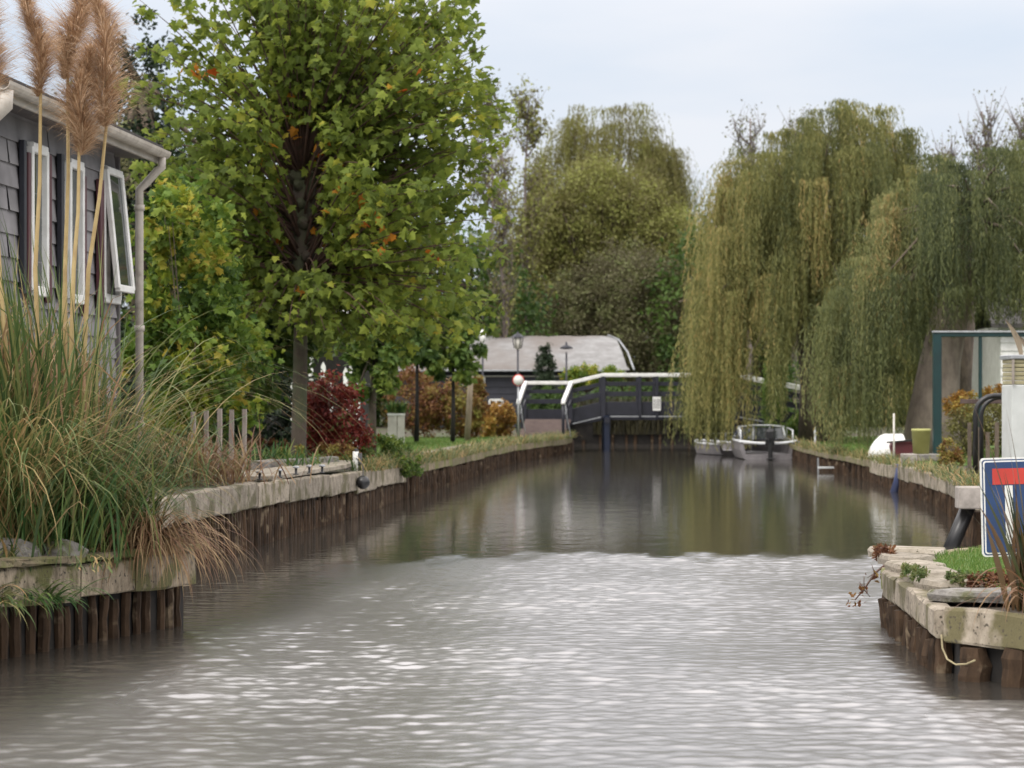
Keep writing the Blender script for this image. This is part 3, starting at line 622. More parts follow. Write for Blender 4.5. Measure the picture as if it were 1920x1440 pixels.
tuft2(t, 'fine_leaves', (-2.9, 14.6, .5), 420, (.5, 1.3), (.0, .5), (1.0, 2.5), (.007, .014), 'blade_green', sp=.3)
t = tuft('dry_grass_tussock', 'olive tussock drooping at the left edge beside the chalet', 'grass tussock', (-3.05, 14.25, .5), 600, (1.3, 2.0), (.1, .5), (2.0, 3.0), (.006, .012), 'blade', sp=.14, tint=(.25, 1))
tuft2(t, 'crown', (-3.0, 14.3, .5), 120, (.7, 1.3), (.0, .2), (.2, .9), (.01, .02), 'blade', sp=.08)
tuft('overhanging_fern', 'small green fern growing out of the near left quay posts', 'fern', (-2.76, 13.95, .30), 90, (.18, .42), (.5, 1.3), (1.8, 2.9), (.012, .022), 'blade_green', az=(-.8, .8), sp=.09)
tuft('hanging_weed', 'wispy green weed hanging down the near quay posts', 'weed', (-2.95, 13.45, .33), 80, (.2, .45), (.6, 1.3), (2.2, 3.0), (.008, .016), 'blade', az=(-.8, .8), sp=.08)
t = tuft('withered_shrub', 'withered brown stems and grass around the grey stakes', 'dry shrub', (-3.3, 23.9, .62), 650, (.3, .85), (.1, .7), (.8, 2.6), (.009, .018), 'blade_dry', sp=.36)
tuft2(t, 'green_leaves', (-3.55, 23.2, .62), 350, (.4, 1.1), (.1, .7), (.9, 2.4), (.009, .018), 'blade', sp=.3)
tuft('roadside_weeds', 'low green weeds between the stakes and the plane tree', 'weeds', (-3.1, 29.6, .58), 500, (.15, .5), (.1, .8), (.6, 1.9), (.014, .03), 'green_b' if 'green_b' in M else 'blade_green', sp=.4)
def rock(c, s, label):
    t = MB(); n = 14; pr = []
    for i in range(8):
        ph = math.pi * i / 7; pr.append((math.sin(ph) + 1e-3, -math.cos(ph)))
    t.lathe((0, 0, 0), pr, n); k = random.random() * 9
    from mathutils import noise
    for v in t.v:
        q = 1 + .35 * noise.noise(v * 1.3 + Vector((k, 0, 0))) + .12 * noise.noise(v * 4 + Vector((k, 3, 0)))
        v.x *= q * s[0]; v.y *= q * s[1]; v.z *= q * s[2]
        v += Vector(c) - Vector((0, 0, -s[2] * .6))
    t.sm = [False] * len(t.sm)
    o = t.build('rock', M['stone']); tag(o, label, 'rock', 'rocks on the near left quay', 'thing'); return o
rock((-2.93, 14.05, .50), (.17, .16, .11), 'grey rounded rock nearest the left edge of the quay'); rock((-2.68, 14.3, .50), (.15, .15, .085), 'mossy grey rock in the middle below the reeds'); rock((-3.07, 13.65, .50), (.11, .12, .06), 'low brownish flat rock on the quay edge')

# ================================================================ left garden
for i, (px, yt) in enumerate(((363, 772), (386, 770), (411, 766), (433, 768), (458, 767))):
    Y = 25.5 + i * .35 + (.4 if i == 3 else 0); x = X_(px, Y); z = Z_(yt, Y); wd = random.uniform(.052, .075)
    b = MB(); b.beam((x, Y, .5), (x + random.uniform(-.02, .02), Y, z), wd, .05, .003, 8)
    tag(b.build('fence_stake', M['stake']), ['leftmost grey stake, half hidden in the grass', 'second grey stake from the left in the row', 'middle grey stake, the tallest of the row', 'fourth grey stake, set slightly behind the others', 'rightmost grey stake, nearest to the plane tree'][i], 'stake', 'grey wooden stakes by the canal', 'thing')
b = MB(); b.beam((-3.0, 28.2, .68), (-2.3, 31.0, .66), .14, .12, .01, 10); tag(b.build('timber_sleeper', M['stone']), 'short grey sleeper lying between stakes and plane tree', 'sleeper', None, 'thing')
# paving lid on the mid quay with five bolts
b = MB(); pr = [(-3.25, 25.2), (-2.52, 25.2), (-2.3, 27.2), (-2.05, 29.4), (-1.98, 31.5), (-2.35, 31.6), (-2.75, 29), (-3.0, 27)]
b.prism(pr, 'z', .612, .655); tag(b.build('paving_slab', M['path']), 'grey slab walkway on the quay in front of the plane tree', 'paving', None, 'thing')
for i, (px, py) in enumerate(((487, 900), (525, 896), (555, 890), (580, 888), (604, 887))):
    z = .655; Y = (EYE - z) * FPX / (py - HZ); x = X_(px, Y); t = thing('mooring_bolt', ['mooring bolt nearest the grey stakes, leftmost of five', 'second mooring bolt from the left on the slab', 'third of the five mooring bolts on the slab', 'fourth mooring bolt, in front of the tree trunk', 'rightmost mooring bolt, nearest the black buoy'][i], 'mooring bolt', (x, Y, z), 'mooring bolts on the slab')
    b = MB(); b.lathe((x, Y, z), [(.001, 0), (.03, 0), (.03, .01), (.014, .014), (.014, .075), (.001, .076)], 12); b.build('shank', M['blackp'], t)
    b = MB(); b.lathe((x, Y, z + .07), [(.001, 0), (.032, 0), (.036, .012), (.03, .022), (.001, .024)], 12); b.build('head', M['galv'], t)
Y = 30.3; x = X_(667, Y); t = thing('mooring_post', 'short white post with a black top at the quay edge', 'mooring post', (x, Y, .55))
b = MB(); b.tube([(x, Y, .5), (x, Y, .80)], .038, 12); b.build('shaft', M['white'], t)
b = MB(); b.tube([(x + .05, Y, .5), (x + .05, Y, .78)], .03, 10); b.tube([(x, Y, .80), (x + .03, Y, .82)], [.04, .02], 10); b.build('cap', M['blackp'], t)
t = thing('buoy', 'black round buoy hanging against the quay beam', 'buoy', (X_(681, 29.5), 29.45, .37))
b = MB(); c = Vector((X_(681, 29.5), 29.45, .44)); b.lathe(c, [(math.sin(math.pi * i / 10) * .085 + .001, -math.cos(math.pi * i / 10) * .085) for i in range(11)], 16); b.build('ball', M['blackp'], t)
b = MB(); b.tube([c + Vector((0, 0, .08)), c + Vector((-.02, .3, .2)), (x, Y, .72)], .008, 6); b.build('line', M['blackp'], t)

def tube_tree(b, pts, r): b.tube(pts, r, 10)
def plane_tree():
    cx, cy = X_(560, 33), 33.0
    t = thing('plane_tree', 'large pollarded plane tree with green lobed leaves and orange patches', 'tree', (cx, cy, .55))
    H = Vector((X_(572, 33), 33, 4.45)); 
    b = MB(); pts = [(cx, cy, .45), (cx, cy, .8), (cx + .02, cy, 1.8), (cx + .03, cy, 2.6), (cx - .05, cy, 3.1), (cx + .05, cy, 3.5), (cx + .07, cy, 4.0), tuple(H)]
    b.tube(pts, [.14, .108, .10, .095, .09, .12, .135, .17], 14)
    for k in range(26):                                   # knuckles left by the pruning
        z = random.choice([3.0, 3.45, 3.9, 4.2, 4.4, 4.5]) + random.uniform(-.1, .1); a = random.uniform(0, 6.28); r = .13
        q = Vector((cx + .05 + math.cos(a) * r, cy + math.sin(a) * r, z)); b.tube([q - Vector((math.cos(a), math.sin(a), 0)) * .08, q, q + Vector((math.cos(a), math.sin(a), .5)) * .09], [.08, .085, .045], 7)
    b.build('trunk', M['bark_plane'], t)
    b = MB(); pos = []; C0 = np.array([-2.60, 33, 4.85]); R = np.array([2.72, 2.3, 3.25]); rr = random.Random(3)
    for k in range(560):
        u = rdir(1)[0]; u = u / np.linalg.norm(u * np.array([1, 1, 1]), ord=3.6); 
        f = rng.uniform(.6, 1.0)
        e = C0 + u * R * f
        if e[2] < 2.15 : e[2] = 2.15 + rng.uniform(0, .6)
        if e[1] < 32.6 and abs(e[0] + 2.86) < .45 and 3.3 < e[2] < 5.3: continue
        if e[2] < 3.0 and e[0] < -4.2: continue
        if e[2] > 5.6: e[0] = min(e[0], -.25 - (e[2] - 5.6) * .22)
        if e[0] < -3.9 and e[2] > 5.6 and rng.uniform() < .3: continue
        
        s = Vector((cx + .05, 33, min(4.5, max(3.0, e[2] - rng.uniform(.3, 1.6))))); E = Vector(e)
        c = s.lerp(E, .45) + Vector((0, 0, rng.uniform(.15, .65))); P_ = [s * (1 - q) ** 2 + c * (2 * q * (1 - q)) + E * q * q for q in [i / 6 for i in range(7)]]
        b.tube(P_, [.021, .018, .015, .012, .009, .006, .003], 5)
        nl = int((E - s).length * (16 if E.z < 6.2 else 14))
        for j in range(nl):
            q = 1 - (rng.uniform(0, 1) ** 1.25) * .75; w_ = s * (1 - q) ** 2 + c * (2 * q * (1 - q)) + E * q * q; pos.append(tuple(w_))
    b.build('branches', M['twig'], t)
    pos = np.array(pos); n = len(pos); pos = pos + rdir(n) * rng.uniform(.03, .20, (n, 1))
    ax = rdir(n) * .8 + np.array([0, 0, -.55]); nr = rdir(n) * .8 + np.array([0, -.45, .9])
    ti = rng.beta(2.2, 2.6, n) * .88 + .08 * np.sin(pos[:, 0] * 2.3 + pos[:, 2] * 1.7)
    dh = np.abs(pos[:, 0] + 2.84) + .5 * np.abs(pos[:, 2] - 4.3); rd = (dh < .75) & (rng.uniform(size=n) < .13); ti[rd] = .96
    # some orange clusters
    for c_ in ((X_(745, 32), 31.3, Z_(455, 32)), (X_(770, 32), 31.4, Z_(165, 32)), (X_(690, 32), 31.4, Z_(412, 32)), (X_(560, 32), 32.6, Z_(330, 32)), (X_(545, 32), 32.5, Z_(425, 32)), (X_(480, 32), 32, Z_(95, 32)), (X_(640, 32), 31.2, Z_(505, 32)), (X_(825, 32), 31.6, Z_(460, 32)), (X_(365, 32), 32, Z_(140, 32)), (X_(725, 32), 31.2, Z_(108, 32)), (X_(590, 32), 32.6, Z_(290, 32))):
        dd = np.sqrt(((pos - np.array(c_)) ** 2 * np.array([1, .35, 1])).sum(1)); hit = dd < rng.uniform(.08, .32, n); ti[hit] = rng.uniform(.93, 1, hit.sum())
    ti = np.clip(ti, 0, 1); ti = np.where((ti > .91) & (rng.uniform(size=n) < .55), .6, ti)
    hole = (np.abs(pos[:, 0] + 2.84 + .1 * np.sin(pos[:, 2] * 5)) < .26) & (pos[:, 1] < 33.1) & (pos[:, 2] > 3.2) & (pos[:, 2] < 5.2) & (rng.uniform(size=n) < .85)
    k_ = ~hole; foliage('crown', LB_V, LB_F, pos[k_], ax[k_], nr[k_], rng.uniform(.085, .15, n)[k_], ti[k_], M['plane'], t)
plane_tree()
# vine covered shrub behind the chalet corner
bush('vine_shrub', 'foliage', 'yellow green vine covered shrub beside the white downpipe', 'shrub', [((X_(345, 29), 29.4, 3.0), (.62, .8, 1.25)), ((X_(325, 29), 29, 2.0), (.55, .8, 1.1)), ((X_(385, 29), 29.6, 1.9), (.65, .9, .9)), ((X_(305, 28), 28.4, 3.7), (.35, .5, .5))], 9000, .09, M['lime'], LB_V, LB_F, down=.6)
bush('leafy_bush', 'foliage', 'mid green leafy bush under the left side of the plane tree', 'shrub', [((X_(440, 34), 34.6, 2.4), (1.0, .9, .95)), ((X_(520, 34), 34.8, 2.6), (.7, .8, .7)), ((X_(400, 34), 34.3, 1.5), (.8, .8, 1.0))], 5200, .11, M['green'], LB_V, LB_F, down=.5)
bush('evergreen_hedge', 'foliage', 'very dark evergreen hedge behind the grey stakes', 'hedge', [((X_(420, 38), 38.4, 1.4), (1.5, .8, 1.3)), ((X_(490, 38), 38.4, 1.3), (.7, .8, 1.2)), ((X_(330, 38), 38.4, 1.6), (1.2, .8, 1.4))], 16000, .12, M['darkgreen'], shell=.75)
# dark trees behind the chalet
trunk_r['dark_conifer'] = .2; trunk_r['bare_birch'] = .12
bush('dark_conifer', 'crown', 'dark conifer rising above the chalet roof on the left', 'tree', [((X_(262, 46), 46, 7.2), (.75, .9, 1.6)), ((X_(250, 46), 46, 5.2), (1.3, 1.2, 1.9)), ((X_(330, 46), 46.6, 4.8), (1.5, 1.2, 1.7))], 15000, .13, M['darkgreen'], trunk=[(X_(262, 46), 46, .45), (X_(262, 46), 46, 7.5)])
bush('brown_leaved_tree', 'crown', 'thin brownish tree behind the pampas plumes at the upper left', 'tree', [((X_(215, 44), 44, 6.6), (.8, .9, 1.5)), ((X_(150, 44), 44, 5.9), (.9, .9, 1.0)), ((X_(120, 44), 44, 5.2), (1.2, .9, .8))], 2600, .10, M['brownleaf'], trunk=[(X_(190, 44), 44, .45), (X_(200, 44), 44, 5.0)])
# red and rust shrubs, planters, small trees along the towpath
bush('red_shrub', 'foliage', 'deep red shrub right of the plane tree trunk', 'shrub', [((X_(622, 36), 36.2, 1.25), (.40, .4, .62)), ((X_(650, 36), 36, .9), (.36, .4, .42)), ((X_(592, 36), 36.3, 1.1), (.22, .3, .6))], 9000, .075, M['red'], down=.4)
bush('red_ground_plant', 'foliage', 'low red and orange leaves at the foot of the plane tree', 'ground plant', [((X_(480, 33), 34, .72), (.5, .6, .16)), ((X_(600, 33), 33.6, .7), (.42, .6, .17)), ((X_(520, 33), 32.6, .66), (.2, .3, .1))], 1900, .06, M['rust'], LB_V, LB_F, tint=(.1, .6), stems=False)
trunk_r.update(small_pollard_tree=.085, slim_tree=.06)
bush('small_pollard_tree', 'crown', 'small leafy tree with a grey trunk right of the red shrub', 'tree', [((X_(700, 41), 41, 1.95), (.42, .5, .5)), ((X_(725, 41), 41, 2.5), (.62, .6, .55)), ((X_(690, 41), 41, 2.6), (.5, .5, .5))], 3300, .11, M['green'], LB_V, LB_F, trunk=[(X_(697, 41), 41, .45), (X_(698, 41), 41, 1.3), (X_(705, 41), 41, 2.3)], down=.5, barkm='bark_plane')
for px, lab in ((782, 'slim tree with a dark trunk on the lawn, nearest the pale planters'), (850, 'slim dark trunked tree standing left of the leaning wooden pole')):
    bush('slim_tree', 'crown', lab, 'tree', [((X_(px, 56), 56, 2.75), (.62, .6, .5)), ((X_(px + 25, 56), 56, 2.35), (.45, .5, .45)), ((X_(px - 10, 56), 56, 3.2), (.6, .6, .5))], 2600, .12, M['green'], LB_V, LB_F, trunk=[(X_(px - 1, 56), 56, .42), (X_(px, 56), 56, 1.3), (X_(px, 56), 56, 2.6)], group='slim trees on the towpath lawn', down=.5, barkm='dark_wood')
b = MB(); b.tube([(X_(876, 58), 58, .40), (X_(880, 58), 58, 1.3), (X_(884, 58), 58, Z_(685, 58))], [.075, .07, .06], 10); tag(b.build('wooden_pole', M['pole']), 'pale leaning wooden pole on the lawn', 'pole', None, 'thing')
for px, wd in ((736, .13), (752, .10)):
    Y = 56; x = X_(px, Y); t = thing('planter', 'tall cream planter on the lawn, %s of the pair' % ('left and wider' if px == 736 else 'right and narrower'), 'planter', (x, Y, .42), 'cream planters')
    b = MB(); b.prism([(x - wd * .8, Y - .1), (x + wd * .8, Y - .1), (x + wd * .8, Y + .1), (x - wd * .8, Y + .1)], 'z', .42, 1.06); b.build('box', M['offwhite'], t)
    b = MB(); b.box((x, Y, 1.08), (wd * 1.8, .24, .05)); b.build('rim', M['white'], t)
    tuft2(t, 'plant', (x, Y, 1.1), 120, (.15, .4), (0, .5), (.6, 1.6), (.02, .03), 'blade_green', sp=.05)
bush('rust_shrub', 'foliage', 'rusty brown shrub behind the slim trees', 'shrub', [((X_(775, 62), 62.5, 1.5), (.7, .6, .95)), ((X_(815, 62), 62, 1.15), (.55, .6, .75))], 6500, .10, M['rust'], group='autumn shrubs behind the lawn', tint=(.0, .75))
bush('rust_shrub', 'foliage', 'yellow and red shrub left of the far house', 'shrub', [((X_(865, 62), 62.5, 1.2), (.55, .6, .9)), ((X_(893, 62), 62.2, 1.3), (.28, .5, .75))], 5500, .10, M['rust'], group='autumn shrubs behind the lawn', tint=(.2, 1))
bush('orange_hedge', 'foliage', 'low orange hedge left of the bridge ramp', 'hedge', [((X_(936, 65), 65.5, .85), (.46, .35, .48)), ((X_(915, 65), 65, .75), (.22, .3, .4))], 5500, .09, M['orange'])
for i, (px, py, h_) in enumerate(((606, 678, 60), (647, 688, 45), (669, 668, 35), (657, 642, 40), (545, 640, 40), (578, 590, 25))):
    Y = 47; x = X_(px, Y); zt = Z_(py, Y); t_ = MB(); wd = .045
    t_.prism([(x - wd, .44), (x + wd, .44), (x + wd, zt - .09), (x, zt), (x - wd, zt - .09)], 'y', Y + i * .12, Y + i * .12 + .03)
    tag(t_.build('white_picket', M['white']), ['tall white picket above the red shrub, left of the three', 'white picket above the red shrub, middle and shortest', 'white picket above the red shrub on its right side', 'highest white picket, half hidden by plane leaves', 'white picket just left of the plane trunk', 'white picket tip right behind the plane trunk'][i], 'picket', 'white pickets behind the plane tree', 'thing')
# dark timber shed with a white bargeboard behind the plane tree
def shed():
    Y = 50; x0, x1 = X_(420, Y), X_(668, Y); zt = Z_(610, Y); zr = Z_(470, Y); xm = (x0 + x1) / 2 - .2
    t = thing('timber_shed', 'dark timber shed with white bargeboards glimpsed behind the plane tree', 'shed', (xm, Y, .42))
    b = MB(); b.prism([(x0, .4), (x1, .4), (x1, zt), (xm, zr), (x0, zt)], 'y', Y, Y + 5); b.build('wall', M['dark_wood'], t)
    for s, (xe) in (('L', x0), ('R', x1)):
        sx = -1 if xe == x0 else 1
        b = MB(); b.prism([(xm, zr + .08), (xe + sx * .35, zt - .17), (xe + sx * .35, zt - .10), (xm, zr + .16)], 'y', Y - .3, Y + 5.2); r = b.build('roof', M['roofgrey'], t)
        b = MB(); b.beam((xm, Y - .33, zr + .06), (xe + sx * .36, Y - .33, zt - .19), .04, .18); b.build('bargeboard', M['white'], r)
    b = MB(); b.box(((x0 + x1) / 2 + .5, Y - .02, 1.35), (.8, .05, .9)); f = b.build('window', M['white'], t)
    b = MB(); b.box(((x0 + x1) / 2 + .5, Y - .05, 1.35), (.66, .02, .76)); b.build('pane', M['glass'], f)
shed()

# ================================================================ far house, lamps
def far_house():
    Y = 86; t = thing('far_house', 'long black boarded house with a grey roof beyond the bridge', 'house', (0, Y, .4))
    xl, xr = X_(725, Y), X_(1172, Y); ze = Z_(694, Y); zr = Z_(630, Y + 2.4); xre = X_(1140, Y + 2.4)
    b = MB(); z = .4; k = 0
    while z < ze + .05:                                       # lapped boards
        b.prism([(Y - .035, z), (Y - .005, z + .24), (Y + 4.8, z + .24), (Y + 4.8, z)], 'x', xl + .3, xr - .25); z += .24
    wall = b.build('wall', M['black'], t)
    b = MB(); n = 26; ey = Y - .45
    prof = [(0, ze), (.12, ze + .12), (.9, ze + .62), (1.9, zr - .16), (2.85, zr)]       # curved slope
    for i in range(n + 1):
        x = xl + (xre - xl) * i / n
        b.v += [Vector((x + (j < 4) * (xr + .15 - xre) * (0 if i < n else (1 - j / 4) ** .6), ey + p[0], p[1] + .015 * math.sin(i * 1.7 + j))) for j, p in enumerate(prof)]
    m = len(prof)
    for i in range(n):
        for j in range(m - 1): b.f.append((i * m + j, (i + 1) * m + j, (i + 1) * m + j + 1, i * m + j + 1)); b.sm.append(True)
    b.add([(xre, ey + 2.85, zr), (xr + .15, ey, ze), (xr + .25, ey + 5.7, ze), (xl, ey + 2.85, zr), (xl, ey + 5.7, ze)], [(0, 1, 2), (3, 0, 2, 4)])
    roof = b.build('roof', M['roofgrey'], t)
    b = MB(); b.tube([(xre, ey + 2.8, zr + .03), (xre + .35, ey + 2.1, zr - .15), (xr + .12, ey + 1.0, ze + .65), (xr + .3, ey - .02, ze + .0)], .035, 8); b.build('bargeboard', M['galv'], roof)
    b = MB(); b.beam((xl, ey - .05, ze - .02), (xr - .2, ey - .05, ze - .02), .1, .06); b.build('gutter', M['galv'], roof)
    b = MB(); b.beam((xl, Y - .10, ze - .22), (xr - 1.3, Y - .10, ze - .22), .04, .045); b.build('trim_line', M['offwhite'], wall)
    for (pa, pb, ya, yb) in ((864, 908, 684, 722), (1128, 1152, 680, 700), (918, 942, 750, 762), (1160, 1172, 682, 700)):
        xa, xb, za, zb = X_(pa, Y), X_(pb, Y), Z_(ya, Y), Z_(yb, Y)
        if pa == 864: za = ze - .25; 
        else: za = min(za, ze - .02)
        b = MB()
        for p, q in (((xa, za), (xb, za)), ((xa, zb), (xb, zb)), ((xa, zb), (xa, za)), ((xb, zb), (xb, za)), (((xa + xb) / 2, zb), ((xa + xb) / 2, za))): b.beam((p[0], Y - .12, p[1]), (q[0], Y - .12, q[1]), .07, .08)
        f = b.build('window', M['white'], t)
        b = MB(); b.add([(xa, Y - .09, zb), (xb, Y - .09, zb), (xb, Y - .09, za), (xa, Y - .09, za)], [(0, 1, 2, 3)]); b.build('pane', M['glass'], f)
far_house()
def lamp(px, ptop, Y, label, kind):
    x = X_(px, Y); zt = Z_(ptop, Y); t = thing('street_lamp', label, 'street lamp', (x, Y, .4), 'street lamps near the bridge')
    b = MB(); b.tube([(x, Y, .4), (x, Y, 1.2), (x, Y, zt - .35)], [.05, .035, .028], 8); b.build('pole', M['black'], t)
    c = (x, Y, zt - .35)
    if kind == 0: 
        b = MB(); b.lathe(c, [(.03, 0), (.07, .08), (.10, .30), (.02, .31)], 10); b.build('lamp_shade', M['white'], t); b = MB(); b.lathe(c, [(.11, .30), (.08, .35), (.02, .42)], 10); b.build('cap', M['white'], t)
    elif kind == 1:
        b = MB(); b.lathe(c, [(.05, 0), (.11, .05), (.13, .36), (.02, .37)], 6); b.build('lantern_glass', M['offwhite'], t)
        b = MB()
        for k in range(6): a = math.pi * k / 3; b.tube([Vector(c) + Vector((math.cos(a) * .11, math.sin(a) * .11, .04)), Vector(c) + Vector((math.cos(a) * .17, math.sin(a) * .17, .38))], .014, 5)
        b.lathe(c, [(.20, .37), (.12, .46), (.03, .50), (.02, .56)], 6); b.build('lantern_frame', M['black'], t)
    else:
        b = MB(); b.lathe(c, [(.03, .1), (.22, .12), (.15, .19), (.04, .24), (.02, .34)], 12); b.build('lamp_shade', M['black'], t)
lamp(905, 622, 74, 'white topped street lamp left of the far house', 0)
lamp(971, 634, 75, 'black lantern street lamp in front of the grey roof', 1)
lamp(1062, 640, 76, 'small dark hooded street lamp before the right half of the roof', 2)
bush('column_conifer', 'foliage', 'narrow dark conifer in front of the grey roof', 'conifer', [((X_(1022, 80), 80, 2.35), (.34, .3, 1.0)), ((X_(1022, 80), 80, 1.5), (.45, .35, 1.0))], 9000, .09, M['darkgreen'], tint=(.4, 1))
bush('yellow_red_shrub', 'foliage', 'yellow and red shrub behind the bridge railing', 'shrub', [((X_(1100, 78), 78, 2.15), (.5, .5, .42)), ((X_(1150, 78), 78, 2.2), (.3, .5, .3)), ((X_(1072, 78), 78, 2.0), (.35, .5, .4))], 6000, .09, M['lime'], tint=(.1, 1))
bush('landing_hedge', 'foliage', 'dark green hedge seen between the ramp railings', 'hedge', [((X_(1025, 71), 71.5, 1.0), (.95, .4, .75))], 6000, .09, M['green'], tint=(0, .45))
# ================================================================ the bridge
def bridge():
    t = thing('footbridge', 'black boarded footbridge with white handrails over the canal', 'footbridge', (3, 66, .4))
    Yn, Yf = 66.0, 67.5
    prof = [(X_(1071, 66), .86), (X_(1131, 66), 1.07), (X_(1380, 66), 1.07), (X_(1545, 66), .62)]
    for Y in (Yn, Yf):
        b = MB()
        pp = ([(X_(985, 66) + .0, .86)] if Y == Yf else []) + prof
        for p, q in zip(pp[:-1], pp[1:]): b.beam((p[0], Y, p[1] + 1.02), (q[0], Y, q[1] + 1.02), .11, .10)
        b.build('handrail', M['white'], t)['label'] = 'white handrail'
        for (off, ht) in ((.78, .11), (.50, .13), (.10, .36)):
            b = MB()
            for p, q in zip(pp[:-1], pp[1:]): b.beam((p[0], Y + .05, p[1] + off), (q[0], Y + .05, q[1] + off), .035, ht)
            b.build('rail_board', M['black'], t)
        b = MB()
        for p, q in zip(prof[:-1], prof[1:]): b.beam((p[0], Y - .03, p[1] - .12), (q[0], Y - .03, q[1] - .12), .05, .03)
        b.build('edge_strip', M['galv'], t)
        for px in (1071, 1131, 1200, 1232, 1300, 1380, 1450, 1520):
            x = X_(px, 66)
            for p, q in zip(prof[:-1], prof[1:]):
                if p[0] - .01 <= x <= q[0] + .01: zd = p[1] + (q[1] - p[1]) * (x - p[0]) / (q[0] - p[0])
            wd = .13 if px in (1131, 1380) else .08
            b = MB(); b.beam((x, Y - .02, zd - .15), (x, Y - .02, zd + .98), wd, .09); b.build('railing_post', M['black'], t)
    b = MB()
    for p, q in zip(prof[:-1], prof[1:]):
        m = max(2, int((q[0] - p[0]) / .15))
        for i in range(m):
            u = (i + .5) / m; b.box((p[0] + (q[0] - p[0]) * u, (Yn + Yf) / 2, p[1] + (q[1] - p[1]) * u - .03), ((q[0] - p[0]) / m * .93, Yf - Yn - .1, .05), ry=-math.atan2(q[1] - p[1], q[0] - p[0]))
    b.build('deck', M['deck'], t)
    for Y in (Yn + .12, Yf - .12):
        b = MB()
        for p, q in zip(prof[:-1], prof[1:]): b.beam((p[0], Y, p[1] - .14), (q[0], Y, q[1] - .14), .1, .16)
        b.build('girder', M['black'], t)
    for px in (1138, 1378):
        for Y in (Yn, Yf):
            b = MB(); x = X_(px, 66); b.beam((x, Y, -.6), (x, Y, .98), .17, .17); b.build('pier', M['navy'], t)
        b = MB(); b.beam((X_(px, 66), Yn - .15, .84), (X_(px, 66), Yf + .15, .84), .14, .14); b.build('cross_beam', M['black'], t)
    # landing and ramp down towards the viewer
    x0, x1 = X_(985, 66), X_(1071, 66); r0, r1 = X_(972, 62.6), X_(1056, 62.6)
    b = MB(); b.prism([(x0, Yn), (x1, Yn), (x1, Yf), (x0, Yf)], 'z', .78, .86); b.build('landing', M['deck'], t)
    b = MB(); n = 22
    for i in range(n):
        u0, u1 = i / n, (i + .94) / n
        def R(u, s): a = Vector((x0, Yn, .86)).lerp(Vector((r0, 62.6, .43)), u); c = Vector((x1, Yn, .86)).lerp(Vector((r1, 62.6, .43)), u); return a.lerp(c, s)
        dn = Vector((0, 0, -.05)); vs = [R(u0, 0), R(u0, 1), R(u1, 1), R(u1, 0)]; b.add(vs + [v + dn for v in vs], [(0, 1, 2, 3), (7, 6, 5, 4), (0, 4, 5, 1), (1, 5, 6, 2), (2, 6, 7, 3), (3, 7, 4, 0)])
    b.build('ramp', M['deck'], t)
    for (a, c) in (((x0, Yn), (r0, 62.6)), ((x1, Yn), (r1, 62.6))):
        A = Vector((a[0], a[1], .86)); E = Vector((c[0], c[1], .43)); h = Vector((0, 0, 1.02))
        b = MB(); b.beam(A + h, E + h + Vector((0, 0, -.10)), .10, .10); b.tube([E + h + Vector((0, 0, -.10)), E + h + Vector((0, -.03, -.16))], .055, 8); b.build('handrail', M['white'], t)['label'] = 'white handrail'
        b = MB(); b.tube([E + Vector((0, 0, .88)), E + Vector((0, 0, .5)), E - Vector((0, 0, .05))], .04, 8); b.build('railing_post', M['black'], t)
        b = MB(); b.beam(A.lerp(E, .5), A.lerp(E, .5) + h * .93, .07, .07); b.build('railing_post', M['black'], t)
        b = MB(); b.tube([E + Vector((.06, .1, .85)), E + Vector((.10, .1, .5)), E + Vector((.17, .15, .2)), E + Vector((.19, .2, .02))], .014, 6); b.build('cable', M['galv'], t)
        b = MB(); b.beam(A + h * .5, E + h * .45, .03, .12); b.build('rail_board', M['black'], t)
    b = MB(); b.beam((x0, Yf, .8), (x0, Yf, 1.86), .09, .09); b.build('railing_post', M['black'], t)
    b = MB(); b.beam((x0, Yn, 1.88), (x0, Yf, 1.88), .10, .10); b.build('handrail', M['white'], t)
    # abutment of earth-dark boards under the landing
    b = MB(); b.prism([(x0 + .02, Yn + .06), (x1 + .6, Yn + .06), (x1 + .6, Yf), (x0 + .02, Yf)], 'z', .3, .775); b.build('abutment', M['dark_wood'], t)
    s = MB(); xs_ = X_(1231, 66); s.box((xs_, 65.90, Z_(757, 66)), (.22, .02, .38)); sp = s.build('sign_plate', M['white'], t)
    s = MB()
    for dx, ww in ((-.075, .012), (-.028, .014), (.028, .014), (.075, .012)): s.box((xs_ + dx, 65.885, Z_(757, 66)), (ww, .008, .27))
    s.build('sign_marks', M['black'], sp)
bridge()
t = thing('prohibition_sign', 'small round white sign with a red rim at the left end of the bridge', 'sign', (X_(972, 63), 62.4, .42))
c = Vector((X_(972, 62.4), 62.4, Z_(713, 62.4))); Mx = Matrix.Rotation(math.radians(90), 4, 'X')
b = MB(); b.tube([(c.x, 62.44, .4), (c.x, 62.44, c.z)], .025, 8); b.build('post', M['galv'], t)
b = MB(); b.lathe(c, [(.001, .0), (.155, .0), (.155, .02), (.001, .02)], 24, Mx); b.build('rim', M['signred'], t)
b = MB(); b.lathe(c + Vector((0, -.012, 0)), [(.001, .0), (.13, .0), (.13, .016), (.001, .016)], 24, Mx); b.build('face', M['white'], t)
